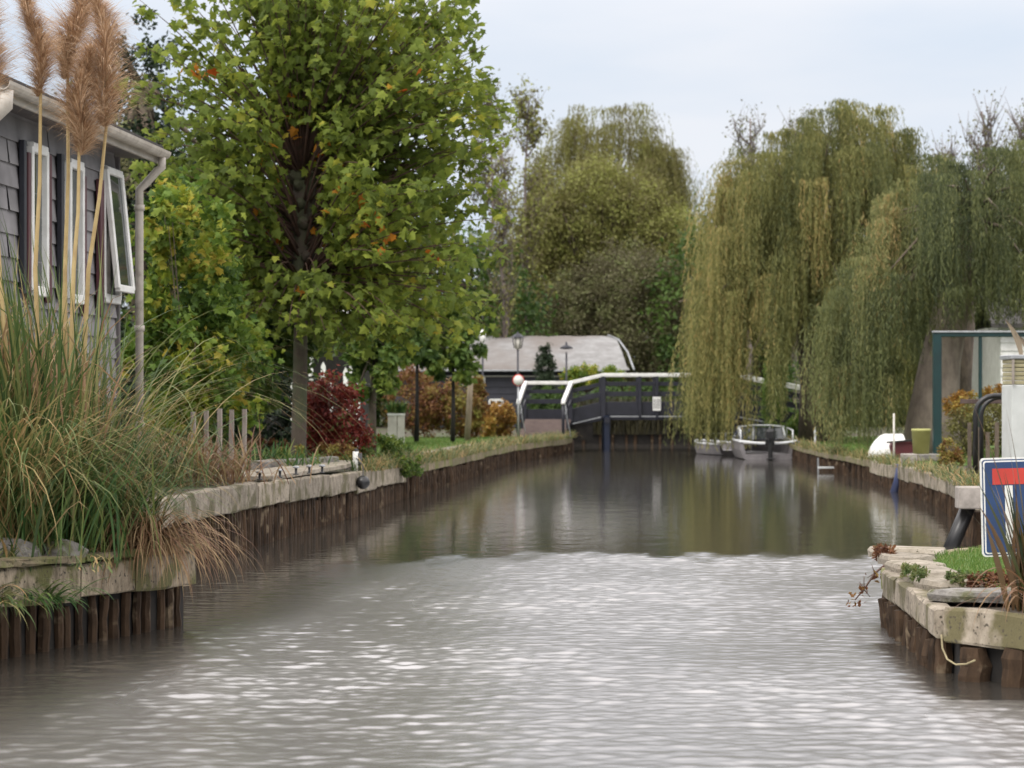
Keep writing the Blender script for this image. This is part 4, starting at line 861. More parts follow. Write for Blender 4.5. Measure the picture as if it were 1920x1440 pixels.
# reeds under and beyond the bridge
t = thing('reed_bed', 'brown and olive reeds on the far bank under the bridge', 'reeds', (4, 76.3, .4)); n = 5000
base = np.stack([rng.uniform(1.8, 7.6, n), rng.uniform(75.7, 77.5, n), np.full(n, .3)], -1)
blade_obj('reed_leaves', M['reed_dark'], t, base, rng.uniform(0, 6.28, n), rng.uniform(.6, 1.5, n), rng.uniform(0, .3, n), rng.uniform(.4, 1.8, n), rng.uniform(.02, .035, n), rng.uniform(0, .7, n), 5)
n = 2500; base = np.stack([rng.uniform(1.8, 7.6, n), rng.uniform(76.0, 77.5, n), np.full(n, .38)], -1)
blade_obj('green_leaves', M['reed_dark'], t, base, rng.uniform(0, 6.28, n), rng.uniform(.4, 1.1, n), rng.uniform(0, .4, n), rng.uniform(.6, 2.2, n), rng.uniform(.02, .035, n), rng.uniform(0, .6, n), 5)
bush('bank_thicket', 'foliage', 'dark thicket on the far bank behind the bridge', 'thicket', [((3.2, 80, 1.0), (2.0, .8, 1.1)), ((6.2, 80, 1.2), (2.4, .8, 1.4)), ((9.5, 81, 1.3), (2.6, .8, 1.6))], 14000, .13, M['green'], tint=(0, .35))

# ================================================================ background trees
trunk_r.update(broad_willow=.35, domed_tree=.3, sparse_tree=.16)
def willow(name, label, trunk, tr, bundles, m, leaf, dens, kind='trunk', tint=(0, 1), limbs=True, barkm='bark', group=None, step=.055, spread=.12):
    """bundles: (anchor xyz, length, spread radius, strands, tint centre)"""
    t = thing(name, label, 'tree', trunk[0], group)
    b = MB(); b.tube(trunk, tr, 14); b.build('trunk', M[barkm], t)
    b = MB(); pos = []; ax = []; ti = []; top = Vector(trunk[-1])
    for bi, (c, ln, sp, ns, tc_) in enumerate(bundles):
        c = np.array(c); 
        if limbs and bi % 6 == 0:
            e = Vector(c); mid = top.lerp(e, .55) + Vector((0, 0, .12 * (e - top).length)); b.tube([top, mid, e], [.07, .035, .006], 5)
        outw = unit(np.array([c[0] - trunk[0][0], c[1] - trunk[0][1], 0.0]) + 1e-3)
        ba = rng.uniform(.08, .34); outw = outw + rng.normal(0, .35, 3) * [1, 1, 0]
        for s in range(ns):
            L_ = ln * rng.uniform(.2, 1.0) ** .7 * 1.08; k = int(L_ / step); q = c + np.array([rng.normal(0, sp), rng.normal(0, sp), -abs(rng.normal(0, sp * .45)) + .1])
            u = np.arange(k) * step; 
            arch = ba * min(L_, 2.5) * (1 - np.exp(-u / .5)) * rng.uniform(.2, 1.0); dr = outw + rng.normal(0, .45, 3) * [1, 1, 0]
            ph = rng.uniform(0, 6); z = -u + .22 * np.exp(-((u - .15) / .25) ** 2)
            p = q[None] + np.stack([dr[0] * arch + .03 * np.sin(u * 2 + ph), dr[1] * arch + .03 * np.cos(u * 2 + ph), z], -1)
            p = p[(p[:, 2] > .25)]
            if not len(p): continue
            pos.append(p); a = rng.normal(0, .33, (len(p), 3)) + np.array([0, 0, -1.0]); ax.append(a)
            ti.append(np.clip(tc_ + rng.normal(0, .15) + rng.normal(0, .10, len(p)), 0, 1))
    if limbs: b.build('limbs', M['bark'], t)
    pos = np.concatenate(pos); ax = np.concatenate(ax); ti = np.concatenate(ti) * (tint[1] - tint[0]) + tint[0]
    pos = pos + rng.normal(0, .012, pos.shape); nr = rdir(len(pos)) + np.array([0, -.4, .2])
    foliage('crown', WL_V, WL_F, pos, ax, nr, rng.uniform(.7, 1.3, len(pos)) * leaf, ti, m, t)
    return t
def bundles_px(outline_top, bottoms, Y, depth, nb, sp, ns, lmin, lmax, tintf, jitter=.4):
    """anchors strewn through the crown between its outline and hem; outline_top / bottoms: functions of picture column"""
    out = []
    x0, x1 = outline_top[0][0], outline_top[-1][0]; tx = [p[0] for p in outline_top]; ty = [p[1] for p in outline_top]; bx = [p[0] for p in bottoms]; by = [p[1] for p in bottoms]
    for i in range(nb):
        px = rng.uniform(x0, x1); yt = np.interp(px, tx, ty) + rng.uniform(-14, 20); yb = np.interp(px, bx, by)
        f = rng.uniform(0, 1) ** 1.3 * .82; py = yt + (yb - yt) * f + 6
        edge = min(1, min(px - x0, x1 - px) / ((x1 - x0) * .35)); Yc = Y - depth * rng.uniform(-1, 1) * (.25 + .75 * edge) * (1 if f > .1 else .5)
        c = P(px, py, Yc); maxl = (yb - py) / FPX * Yc; ln = min(rng.uniform(lmin, lmax), maxl)
        if ln < .3: continue
        out.append((tuple(c), ln, sp * rng.uniform(.6, 1.3), ns, tintf(px, py) + rng.normal(0, .13)))
    return out
# big left-hand weeping willow on the right bank
oA = [(1306, 570), (1326, 480), (1350, 380), (1365, 310), (1400, 270), (1460, 240), (1510, 222), (1550, 192), (1600, 186), (1660, 210), (1700, 232), (1740, 268), (1765, 330)]
bA = [(1275, 760), (1300, 800), (1330, 835), (1375, 828), (1405, 640), (1440, 640), (1480, 690), (1500, 640), (1540, 660), (1570, 790), (1650, 800), (1765, 700)]
tA = lambda px, py: .34 + .26 * math.sin(px * .031 + 1.0) * math.sin(py * .012) + (.10 if px < 1500 else 0)
Bn = bundles_px(oA, bA, 60, 2.6, 330, .16, 34, .9, 3.6, tA)
for px, y0, L_ in ((1282, 560, 3.0), (1296, 570, 3.4), (1310, 560, 3.6), (1322, 600, 3.4), (1336, 640, 3.0), (1352, 690, 2.3), (1368, 680, 2.2), (1290, 640, 2.4), (1305, 680, 2.2), (1345, 560, 3.6), (1362, 560, 3.4)):
    y0 = y0 + rng.uniform(-150, 60); L_ += (560 - y0) / 90 * .5 if y0 < 560 else 0; c = P(px + 40, y0, 58.2 + rng.uniform(-.4, .5)); Bn.append((tuple(c), L_, .10, 26, .52))
for px in (1570, 1585, 1600, 1450, 1462, 1474):          # bright green curtain strands
    c = P(px, 560 if px > 1500 else 600, 57.5); Bn.append((tuple(c), 3.3 if px > 1500 else 2.4, .10, 34, .25))
willow('weeping_willow', 'tall golden green weeping willow whose strands hang to the water over the bridge', [(X_(1532, 60), 60.5, .35), (X_(1530, 60), 60.5, 1.8), (X_(1525, 60), 60.5, 3.0), (X_(1535, 60), 60.5, 5.2)], [.42, .34, .36, .28], Bn, M['willow'], .12, 1, barkm='bark')
# the darker nearer willow with the pale thick trunk
oB = [(1550, 600), (1590, 500), (1640, 400), (1700, 350), (1760, 300), (1830, 285), (1900, 275), (1990, 280), (2080, 330), (2150, 460)]
bB = [(1545, 830), (1620, 845), (1690, 838), (1720, 690), (1760, 640), (1800, 610), (1900, 610), (2000, 640), (2150, 640)]
tB = lambda px, py: .42 + .2 * math.sin(px * .02) * math.cos(py * .016) + (.12 if px < 1680 else -.08)
Bn = bundles_px(oB, bB, 47, 2.4, 340, .12, 34, .7, 2.3, tB)
willow('weeping_willow', 'dense dark green weeping willow on a thick pale trunk behind the green steel frame', [(X_(1752, 47), 47.4, .3), (X_(1756, 47), 47.4, 1.1), (X_(1770, 47), 47.4, 2.2), (X_(1800, 47), 47.5, 3.6), (X_(1830, 47), 47.5, 5.0)], [.62, .50, .40, .34, .25], Bn, M['willow_dark'], .10, 1, barkm='bark_pale')
b = MB(); b.tube([(X_(1800, 50), 50.5, .3), (X_(1798, 50), 50.5, 1.8), (X_(1812, 50), 50.5, 3.6)], [.42, .36, .3], 14); tag(b.build('tree_trunk', M['bark']), 'brown second trunk standing behind the green steel frame', 'trunk', None, 'thing')
# mid-distance domed tree and the willow behind it
bush('domed_tree', 'crown', 'broad domed tree, yellow green above and brown below, behind the bridge', 'tree', [((X_(1120, 98), 98, 6.9), (2.9, 2.5, 4.2)), ((X_(1030, 98), 98, 4.9), (2.3, 2.2, 3.4)), ((X_(1240, 98), 98, 5.2), (2.4, 2.2, 3.4)), ((X_(1110, 98), 97, 9.3), (1.6, 1.5, 1.9)), ((X_(1190, 98), 97, 8.7), (1.5, 1.4, 1.8)), ((X_(1020, 98), 97, 8.0), (1.2, 1.4, 1.6)), ((X_(980, 98), 98, 4), (1.4, 1.4, 3.0)), ((X_(1300, 98), 98, 5.4), (1.6, 1.5, 3.2)), ((X_(1270, 98), 97, 7.6), (1.3, 1.3, 1.5)), ((X_(1070, 98), 96.5, 8.6), (1.1, 1.1, 1.4)), ((X_(1240, 98), 96.5, 7.2), (1.0, 1.0, 1.3)), ((X_(1000, 98), 96.5, 6.4), (1.0, 1.0, 1.5))], 110000, .135, M['olive'], trunk=[(X_(1130, 98), 98, .4), (X_(1130, 98), 98, 4.5)], shell=.72, down=.5)
bush('brown_thicket', 'foliage', 'brown and dull green undergrowth below the domed tree', 'thicket', [((X_(1200, 93), 93.5, 4.2), (2.6, 1.3, 3.0)), ((X_(1100, 93), 93.5, 3.4), (2.4, 1.2, 2.6)), ((X_(1290, 93), 93.5, 3.0), (1.9, 1.2, 2.6)), ((X_(990, 93), 93.5, 2.4), (1.7, 1, 2.0)), ((X_(1170, 94), 94.5, 5.8), (2.0, 1, 1.9)), ((X_(1080, 94), 94.6, 4.8), (1.5, 1, 1.8)), ((X_(1270, 94), 94.5, 5.0), (1.3, 1, 1.8))], 60000, .12, M['brownleaf'], shell=.6)
oC = [(1000, 330), (1020, 255), (1060, 222), (1110, 200), (1160, 195), (1215, 198), (1225, 250), (1270, 270), (1285, 330)]
bC = [(1000, 620), (1130, 560), (1285, 440)]
willow('weeping_willow', 'distant olive weeping willow rising behind the domed tree', [(X_(1140, 108), 108, .4), (X_(1140, 108), 108, 7.0)], [.4, .25], bundles_px(oC, bC, 108, 2.5, 150, .34, 30, 1.4, 4.5, lambda a, c: .5), M['olive'], .2, 1, step=.11, tint=(0, .8))
def sparse_tree(label, xs, ytop, Y, nl, m, size, seed, leafy=.5, grp=None, nm='sparse_tree', ybase=None):
    r = random.Random(seed); px = sum(xs) / 2; t = thing(nm, label, 'tree', (X_(px, Y), Y, .4), grp)
    b = MB(); base = Vector((X_(px, Y), Y, .35)); zt = Z_(ytop, Y); hw = (xs[1] - xs[0]) / 2 / FPX * Y; tips = []
    tr = [base.lerp(Vector((base.x, Y, zt - .5)), i / 8) + Vector((r.uniform(-.15, .15), r.uniform(-.1, .1), 0)) for i in range(9)]; b.tube(tr, [.11 * (1 - i / 8.6) + .015 for i in range(9)], 8); b.build('trunk', M['twig_grey'], t)
    b = MB()
    for k in range(46):
        u = r.uniform(.28, .95); s = tr[0].lerp(tr[8], u); a = r.uniform(0, 6.28); ln = hw * (1.15 - u * .65) * r.uniform(.6, 1.1)
        e = s + Vector((math.cos(a) * ln, math.sin(a) * ln * .6, ln * r.uniform(.7, 1.5))); mid = s.lerp(e, .5) + Vector((0, 0, -.1 * ln)); b.tube([s, mid, e], [.04, .025, .007], 5)
        for j in range(9):
            v = r.uniform(.25, 1); s2 = s.lerp(e, v); e2 = s2 + Vector((r.uniform(-.45, .45), r.uniform(-.4, .4), r.uniform(.25, .95))); b.tube([s2, e2], [.014, .004], 4); tips += [e2, s2.lerp(e2, .6), s2]
    b.build('branches', M['twig_grey'], t)
    tp = np.array([tuple(v) for v in tips]); idx = rng.integers(0, len(tp), nl); pos = tp[idx] + rng.normal(0, .09, (nl, 3))
    foliage('leaves', RH_V, RH_F, pos, rdir(nl) + [0, 0, -.3], rdir(nl), rng.uniform(.6, 1.2, nl) * size, rng.uniform(0, 1, nl), m, t)
sparse_tree('thin half bare tree left of the distant willow', (850, 990), 150, 96, 2600, M['brownleaf'], .17, 1)
sparse_tree('sparse tree with grey green leaves beside the plane tree', (930, 1040), 160, 92, 4200, M['olive'], .17, 2)
sparse_tree('bare dark twigged tree above the left shoulder of the golden willow', (1350, 1460), 195, 82, 2400, M['brownleaf'], .12, 3)
sparse_tree('second bare tree just right of the first above the golden willow', (1450, 1540), 205, 84, 1800, M['brownleaf'], .12, 4)
sparse_tree('tall bare tree at the upper right behind the dark willow', (1800, 1900), 175, 66, 1400, M['brownleaf'], .10, 5)
sparse_tree('wide twiggy tree at the right edge behind the dark willow', (1860, 1990), 190, 68, 1700, M['brownleaf'], .10, 6)
sparse_tree('low twiggy tree between the two big willows', (1730, 1830), 255, 64, 900, M['brownleaf'], .10, 8)
sparse_tree('pale slanting bare tree in the gap right of the plane tree', (915, 975), 260, 88, 1300, M['olive'], .15, 9)
# rows of trees closing the view
spec = [(-40, 360, 1.6), (120, 300, 2.1), (300, 230, 2.4), (420, 330, 2.2), (560, 370, 2.3), (700, 330, 2.3), (830, 420, 2.1), (915, 520, 1.6), (1330, 430, 2.0), (1420, 360, 2.2), (1540, 420, 2.4), (1680, 440, 2.2), (1800, 430, 2.3), (1930, 380, 2.3)]
labs = ['far green tree at the left edge', 'far green tree behind the chalet roof', 'dark tree seen through the left of the plane crown', 'far tree behind the left half of the plane tree', 'far tree right behind the plane trunk', 'far tree behind the middle of the plane crown', 'far tree behind the right half of the plane crown', 'low bushy tree in the gap right of the plane tree', 'bluish green tree left of the golden willow', 'far tree behind the golden willow left side', 'far tree behind the golden willow middle', 'far tree behind both big willows', 'far tree behind the dark willow', 'far tree at the right edge']
trunk_r['woodland_tree'] = .25
for (px, py, r), lab in zip(spec, labs):
    Y = 112 + random.uniform(-5, 8) if 900 < px < 1400 else 92 + random.uniform(-4, 6); zt = Z_(py, Y); x = X_(px, Y); k = Y / 92 * 1.25
    bush('woodland_tree', 'crown', lab, 'tree', [((x, Y, zt - r * 1.2), (r * k, r, r * 1.2)), ((x - r * .7, Y, zt * .42), (r * k, r, zt * .42)), ((x + r * .8, Y, zt * .40), (r * k, r, zt * .40))], 11000, .24, random.choice([M['green'], M['olive'], M['green']]), trunk=[(x, Y, .4), (x, Y, zt * .6)], group='trees closing the view', tint=(0, .6), shell=.7)
n = 60000; xs2 = rng.uniform(-45, 45, n); pos = np.stack([xs2, rng.uniform(118, 126, n), .4 + rng.uniform(0, 1, n) ** .8 * (4.6 + 1.2 * np.sin(xs2 * .5) + .7 * np.sin(xs2 * 1.7))], -1)
V, F = scatter(RH_V, RH_F, pos, rdir(n), rdir(n) + [0, 0, .8], rng.uniform(.25, .5, n)); tag(mesh_np('far_woodland', V, F, M['green'], None, tint=np.repeat(rng.uniform(0, .5, n), 2)), 'dark far woodland closing the horizon', 'woodland', None, 'stuff')

# ================================================================ boats
def hull_mesh(b, o, L_, W_, H_, yaw, bow=1, n=14, z0=0.0, inner=True):
    """stern at o, bow L_ metres further along yaw (0 = away from the camera)"""
    secs = []; R = Matrix.Rotation(yaw, 4, 'Z')
    for i in range(n + 1):
        u = i / n; hw = W_ / 2 * (1 - max(0, (u - .45) / .55) ** 2.2 * .96) * (1 - .06 * (1 - u)); hh = H_ * (1 + .25 * u * u); kb = z0 - .12 + .22 * max(0, u - .6) ** 1.5
        pr = [(-hw, hh), (-hw * 1.0, hh * .55), (-hw * .86, z0 + .02), (-hw * .5, kb + .05), (0, kb), (hw * .5, kb + .05), (hw * .86, z0 + .02), (hw, hh * .55), (hw, hh)]
        if inner: pr += [(hw * .90, hh), (hw * .80, z0 + .12), (-hw * .80, z0 + .12), (-hw * .90, hh)]
        secs.append([Vector(o) + R @ Vector((p[0], u * L_, p[1])) for p in pr])
    m = len(secs[0]); vs = [v for s in secs for v in s]
    b.add(vs, [(i * m + j, i * m + (j + 1) % m, (i + 1) * m + (j + 1) % m, (i + 1) * m + j) for i in range(n) for j in range(m if inner else m - 1)] + ([tuple(range(m))] if not inner else [(0, 1, 2, 11, 12), (2, 3, 4, 5, 6, 10, 11), (6, 7, 8, 9, 10)]))
    return secs
def motorboat():
    Y = 56.8; o = (X_(1441, Y), Y, 0); t = thing('motorboat', 'grey aluminium motorboat seen from its stern, moored under the golden willow', 'boat', o)
    b = MB(); secs = hull_mesh(b, o, 4.3, 1.42, .42, .0); b.build('hull', M['alu'], t)
    b = MB(); 
    for sgn, j in ((-1, 0), (1, 8)): b.tube([s[j] + Vector((0, 0, .02)) for s in secs], .03, 6)
    b.tube([secs[0][0] + Vector((0, -.02, .02)), secs[0][0].lerp(secs[0][8], .35) + Vector((0, -.02, -.03)), secs[0][0].lerp(secs[0][8], .65) + Vector((0, -.02, -.03)), secs[0][8] + Vector((0, -.02, .02))], .028, 6)
    b.build('gunwale', M['alurail'], t)
    c = Vector(o) + Vector((0, 1.5, .44)); b = MB()
    for dx in (-.58, -.22, .22, .58): b.tube([c + Vector((dx, 0, 0)), c + Vector((dx * .9, .12, .32))], .02, 6)
    b.tube([c + Vector((-.56, .12, .32)), c + Vector((-.2, .05, .36)), c + Vector((.2, .05, .36)), c + Vector((.56, .12, .32))], .02, 6)
    b.tube([c + Vector((-.62, -1.1, 0)), c + Vector((-.62, -1.1, .25)), c + Vector((-.6, -.1, .30)), c + Vector((-.58, 0, .05))], .018, 6)
    b.tube([c + Vector((.62, -1.1, 0)), c + Vector((.62, -1.1, .25)), c + Vector((.6, -.1, .30)), c + Vector((.58, 0, .05))], .018, 6)
    fr = b.build('windscreen_frame', M['alurail'], t)
    b = MB(); b.add([c + Vector((-.54, .01, .03)), c + Vector((.54, .01, .03)), c + Vector((.50, .11, .31)), c + Vector((-.50, .11, .31))], [(0, 1, 2, 3)]); b.build('windscreen', M['glass'], t)
    b = MB(); b.box(Vector(o) + Vector((-.05, 2.6, .58)), (.9, 1.2, .28), bev=.1); b.build('folded_cover', M['tarp'], t)
    b = MB(); b.box(Vector(o) + Vector((0, .9, .38)), (1.1, .3, .06), bev=.02); b.build('bench', M['offwhite'], t)
    e = Vector((X_(1443, Y), Y - .14, .0)); m_ = thing('outboard_motor', None, None, e); m_.parent = None
    bpy.data.objects.remove(m_)
    b = MB(); b.box(e + Vector((0, -.05, .60)), (.24, .36, .28), bev=.07); b.box(e + Vector((0, -.02, .25)), (.10, .14, .55), bev=.03); b.box(e + Vector((0, -.1, .03)), (.2, .30, .03), bev=.01); b.box(e + Vector((0, .10, .42)), (.22, .12, .16), bev=.02); b.build('outboard_motor', M['blackp'], t)
    c = Vector((X_(1497, Y), Y - .02, .20)); t2 = thing('fender', 'blue oval fender hanging on the right side of the grey motorboat', 'fender', c)
    b = MB(); b.lathe(c, [(.03, -.25), (.09, -.2), (.125, -.05), (.125, .08), (.09, .2), (.03, .25)], 14); b.build('body', M['fender_blue'], t2)
    b = MB(); b.tube([c + Vector((0, 0, .24)), c + Vector((-.06, .1, .36))], .01, 5); b.build('line', M['rope'], t2)
motorboat()
def open_boat():
    Y = 61.5; o = (X_(1378, Y), Y - .3, 0); t = thing('open_boat', 'low open boat with a pale rail lying half behind the hanging willow strands', 'boat', o)
    b = MB(); secs = hull_mesh(b, o, 2.6, .95, .26, .3); b.build('hull', M['alu'], t)
    b = MB()
    for j in (0, 8): b.tube([s[j] + Vector((0, 0, .02)) for s in secs], .025, 6)
    b.build('gunwale', M['alurail'], t)
    b = MB(); zz = .28
    for px in (1322, 1340, 1358, 1376): b.tube([(X_(px, Y), Y - .4, zz), (X_(px, Y), Y - .38, zz + .28)], .014, 5)
    b.tube([(X_(1318, Y), Y - .4, zz + .26), (X_(1380, Y), Y - .38, zz + .30)], .016, 5); b.build('rail', M['alurail'], t)
    b = MB(); b.box((X_(1350, Y), Y, .30), (.2, .8, .05)); b.build('bench', M['offwhite'], t)
open_boat()
def covered_boat():
    Y = 42.3; t = thing('covered_boat', 'small white boat with a dark red cover drawn up on the right bank', 'boat', (X_(1672, Y), Y, .4))
    o = (X_(1690, Y), Y, .42); b = MB(); x0, x1 = X_(1633, Y), X_(1700, Y); n = 9; vs = []
    for i in range(n):                                        # rounded white bow towards the canal
        u = i / (n - 1); x = x0 + (x1 - x0) * u; hz = .44 * (math.sin(min(1, u * 1.9) * math.pi / 2) ** .7) ; hy = .5 * (min(1, u * 1.6 + .12)) ** .6
        for k in range(9):
            a = math.pi * k / 8; vs.append((x, Y + .5 - hy * math.cos(a), .39 + hz * math.sin(a) ** .8 if 0 < k < 8 else .39))
    b.add(vs, [(i * 9 + k, (i + 1) * 9 + k, (i + 1) * 9 + k + 1, i * 9 + k + 1) for i in range(n - 1) for k in range(8)], True); b.f.append(tuple((n - 1) * 9 + k for k in range(9))); b.sm.append(False); b.f.append(tuple(8 - k for k in range(9))); b.sm.append(False)
    b.build('hull', M['white'], t)
    b = MB(); b.prism([(X_(1672, Y), .42), (X_(1712, Y), .42), (X_(1715, Y), .60), (X_(1706, Y), .70), (X_(1672, Y), .70), (X_(1668, Y), .62)], 'y', Y - .12, Y + 1.2); b.build('cover', M['red_tarp'], t)
    b = MB(); b.beam((X_(1660, Y), Y - .16, .69), (X_(1712, Y), Y - .16, .73), .03, .03); b.build('rubbing_strip', M['blackp'], t)
covered_boat()
b = MB(); Y = 39.5; b.tube([(X_(1676, Y), Y, .3), (X_(1676, Y), Y, Z_(775, Y))], .016, 8); tag(b.build('thin_rod', M['offwhite']), 'thin pale upright rod in front of the white covered boat', 'rod', None, 'thing')
b = MB(); Y = 53; b.tube([(X_(1528, Y), Y, -.3), (X_(1528, Y), Y, Z_(800, Y))], .022, 8); tag(b.build('thin_post', M['galv']), 'slim grey post standing in the water right of the motorboat', 'post', None, 'thing')
t = thing('swim_platform', 'small white floating step beside the right bank', 'platform', (X_(1612, 46), 46, 0)); Y = 45.6
b = MB(); b.box((X_(1612, Y), Y, .13), (.34, .55, .06), bev=.02); b.build('top', M['white'], t)
b = MB(); b.box((X_(1612, Y), Y, -.02), (.32, .5, .22)); b.build('float', M['concrete'], t)
t = thing('mooring_rail', 'low grey metal mooring rail in the water near the willows', 'frame', (X_(1556, 48), 47.5, 0)); Y = 47.5
b = MB(); b.beam((X_(1533, Y), Y, .09), (X_(1580, Y), Y, .09), .05, .04); b.build('bar', M['alurail'], t)
for px in (1534, 1579):
    b = MB(); b.beam((X_(px, Y), Y, -.4), (X_(px, Y), Y, .28), .03, .03); b.build('leg', M['galv'], t)
# things on the right bank
bush('clipped_conifer', 'foliage', 'narrow bright green clipped conifer in the opening of the golden willow', 'conifer', [((X_(1462, 64), 65.5, 1.2), (.30, .35, .95)), ((X_(1462, 64), 65.5, 1.9), (.28, .3, .8))], 6500, .07, M['green'], tint=(.35, .9), shell=.8)
bush('yellow_shrub', 'foliage', 'low yellow green shrub behind the grey motorboat', 'shrub', [((X_(1500, 63), 62.8, .68), (.42, .4, .33)), ((X_(1530, 63), 62.5, .55), (.3, .3, .2))], 3500, .07, M['lime'], tint=(.1, .7))
Y = 41; t = thing('steel_frame', 'dark green steel frame with a pale top rail on the right bank', 'frame', (X_(1757, Y), Y, .4)); zt = Z_(627, Y)
b = MB(); b.beam((X_(1757, Y), Y, .38), (X_(1757, Y), Y, zt - .02), .14, .14); b.build('post', M['teal'], t)
b = MB(); b.beam((X_(1838, Y), Y, .38), (X_(1838, Y), Y, zt - .02), .055, .06); b.build('post', M['teal'], t)
b = MB(); b.beam((X_(1749, Y), Y, zt - .005), (X_(1990, Y), Y, zt - .005), .10, .075); b.build('crossbar', M['teal'], t)
b = MB(); b.beam((X_(1748, Y), Y - .01, zt + .045), (X_(1990, Y), Y - .01, zt + .045), .13, .03); b.build('top_rail', M['galv'], t)
b = MB(); b.beam((X_(1985, Y), Y, .38), (X_(1985, Y), Y, zt - .02), .14, .14); b.build('post', M['teal'], t)
Y = 38; t = thing('landing_slab', 'grey concrete slab with a pale end jutting from the right bank', 'slab', (X_(1725, Y), Y, .4))
b = MB(); b.box(((X_(1716, Y) + X_(1765, Y)) / 2, Y + .25, .53), (X_(1765, Y) - X_(1716, Y), .9, .10), bev=.01); b.build('slab', M['stone'], t)
b = MB(); b.box((X_(1703, Y), Y - .05, .49), (X_(1716, Y) - X_(1691, Y), .35, .2), bev=.01); b.build('end_block', M['concrete'], t)
Y = 38.2; c = (X_(1729, Y), Y + .1, .58); t = thing('plant_pot', 'lime yellow round pot on the grey slab', 'pot', c)
b = MB(); b.lathe(c, [(.001, 0), (.125, 0), (.15, .36), (.155, .36), (.155, .40), (.13, .40), (.12, .33), (.001, .33)], 24); b.build('pot', M['pot'], t)
bush('orange_green_shrub', 'foliage', 'small orange and green shrub at the foot of the green steel post', 'shrub', [((X_(1784, 33), 33, .78), (.15, .18, .22)), ((X_(1785, 33), 33, .60), (.19, .2, .16))], 1500, .05, M['rust'], tint=(.3, 1))
bush('amber_shrub', 'foliage', 'amber leaved shrub behind the green steel frame', 'shrub', [((X_(1815, 45), 45.4, 1.35), (.35, .3, .25)), ((X_(1880, 45), 45.4, 1.4), (.42, .3, .28))], 3600, .07, M['orange'], tint=(.2, 1))
bush('right_garden_bush', 'foliage', 'dull green bush filling the garden right of the green frame', 'shrub', [((X_(1830, 43), 43.6, .85), (.5, .4, .45)), ((X_(1910, 43), 43.8, 1.0), (.7, .5, .6))], 6500, .07, M['olive'], tint=(0, .6))
Y = 36.5; t = thing('garden_fence', 'low brown board fence behind the black hoops', 'fence', (X_(1850, Y), Y, .4))
for i in range(6):
    px = 1818 + i * 17; b = MB(); x = X_(px, Y); b.beam((x, Y, .38), (x, Y, Z_(792 + (i % 3) * 9, Y)), .06, .03, .003, 4); b.build('board', M['bark'], t)
b = MB(); b.beam((X_(1800, Y), Y - .04, 1.42), (X_(1925, Y), Y - .04, 1.42), .05, .07); b.build('rail', M['deck'], t)
for i, (pa, h_, Y) in enumerate(((1829, 742, 30.0), (1840, 745, 30.35))):
    x0 = X_(pa, Y); zt = Z_(h_, Y); x1 = x0 + .62; r = .24
    pts = [(x0, Y, .45), (x0, Y, zt - r)] + [(x0 + r - r * math.cos(a), Y, zt - r + r * math.sin(a)) for a in (.3, .6, .9, 1.2, 1.5)] + [(x1 - .1, Y, zt), (x1, Y, zt - .02), (x1 + .12, Y, zt - .12)]
    b = MB(); b.tube(pts, .035 if i == 0 else .028, 10); tag(b.build('pipe_hoop', M['blackp']), 'black bent hoop pipe, outer and nearest the canal' if i == 0 else 'black bent hoop pipe just inside the outer one', 'hoop', 'black pipe hoops beside the pillar', 'thing')
for px in (1866, 1884):
    pass
Y = 28; xa, xb = X_(1897, Y), X_(1990, Y); t = thing('garden_pillar', 'tall pale pillar with a slatted yellowish top at the right edge', 'pillar', ((xa + xb) / 2, Y, .42)); zt = Z_(666, Y); zs = Z_(722, Y)
b = MB(); b.box(((xa + xb) / 2, Y + .29, (.40 + zs) / 2), (xb - xa, .58, zs - .40), bev=.01); b.build('body', M['pillar'], t)
z = zs + .005; k = 0
while z < zt - .06:
    b = MB(); b.box(((xa + xb) / 2, Y + .29, z + .024), (xb - xa - .02 + (k % 2) * .008, .56, .043), bev=.006); b.build('slat', M['slat'], t); z += .05; k += 1
b = MB(); b.box(((xa + xb) / 2, Y + .29, zt - .02), (xb - xa + .04, .62, .05), bev=.008); b.build('lid', M['galv'], t)
for px in (1899,):
    b = MB(); b.beam((X_(px, Y), Y - .02, zs + .005), (X_(px, Y), Y - .02, zt - .05), .03, .03); b.build('corner_post', M['stake'], t)
t = thing('dry_leaf_plant', 'tan dry pointed leaves standing on top of the pale pillar', 'plant', (X_(1925, 28), 28.2, zt)); Y = 28.2
for (px0, px1, y1, wd) in ((1915, 1884, 598, .075), (1930, 1903, 625, .07), (1945, 1965, 570, .07)):
    A = Vector((X_(px0, Y), Y, zt)); E = P(px1, y1, Y); b = MB(); n = 9; vs = []
    sd = Vector((.9, -.25, .35)).normalized()
    for i in range(n):
        u = i / (n - 1); c = A.lerp(E, u) + Vector((.04 * math.sin(u * 3.1), 0, 0)); hw = wd / 2 * (1 - u ** 2.2) * (.6 + .8 * math.sin(min(1, u * 1.6) * 1.57)) * .8 + .002
        vs += [c - sd * hw, c + Vector((0, .015, 0)), c + sd * hw]
    b.add(vs, [(3 * i + j, 3 * i + j + 1, 3 * i + 4 + j, 3 * i + 3 + j) for i in range(n - 1) for j in (0, 1)], True)
    b.build('leaf', M['pole'], t)
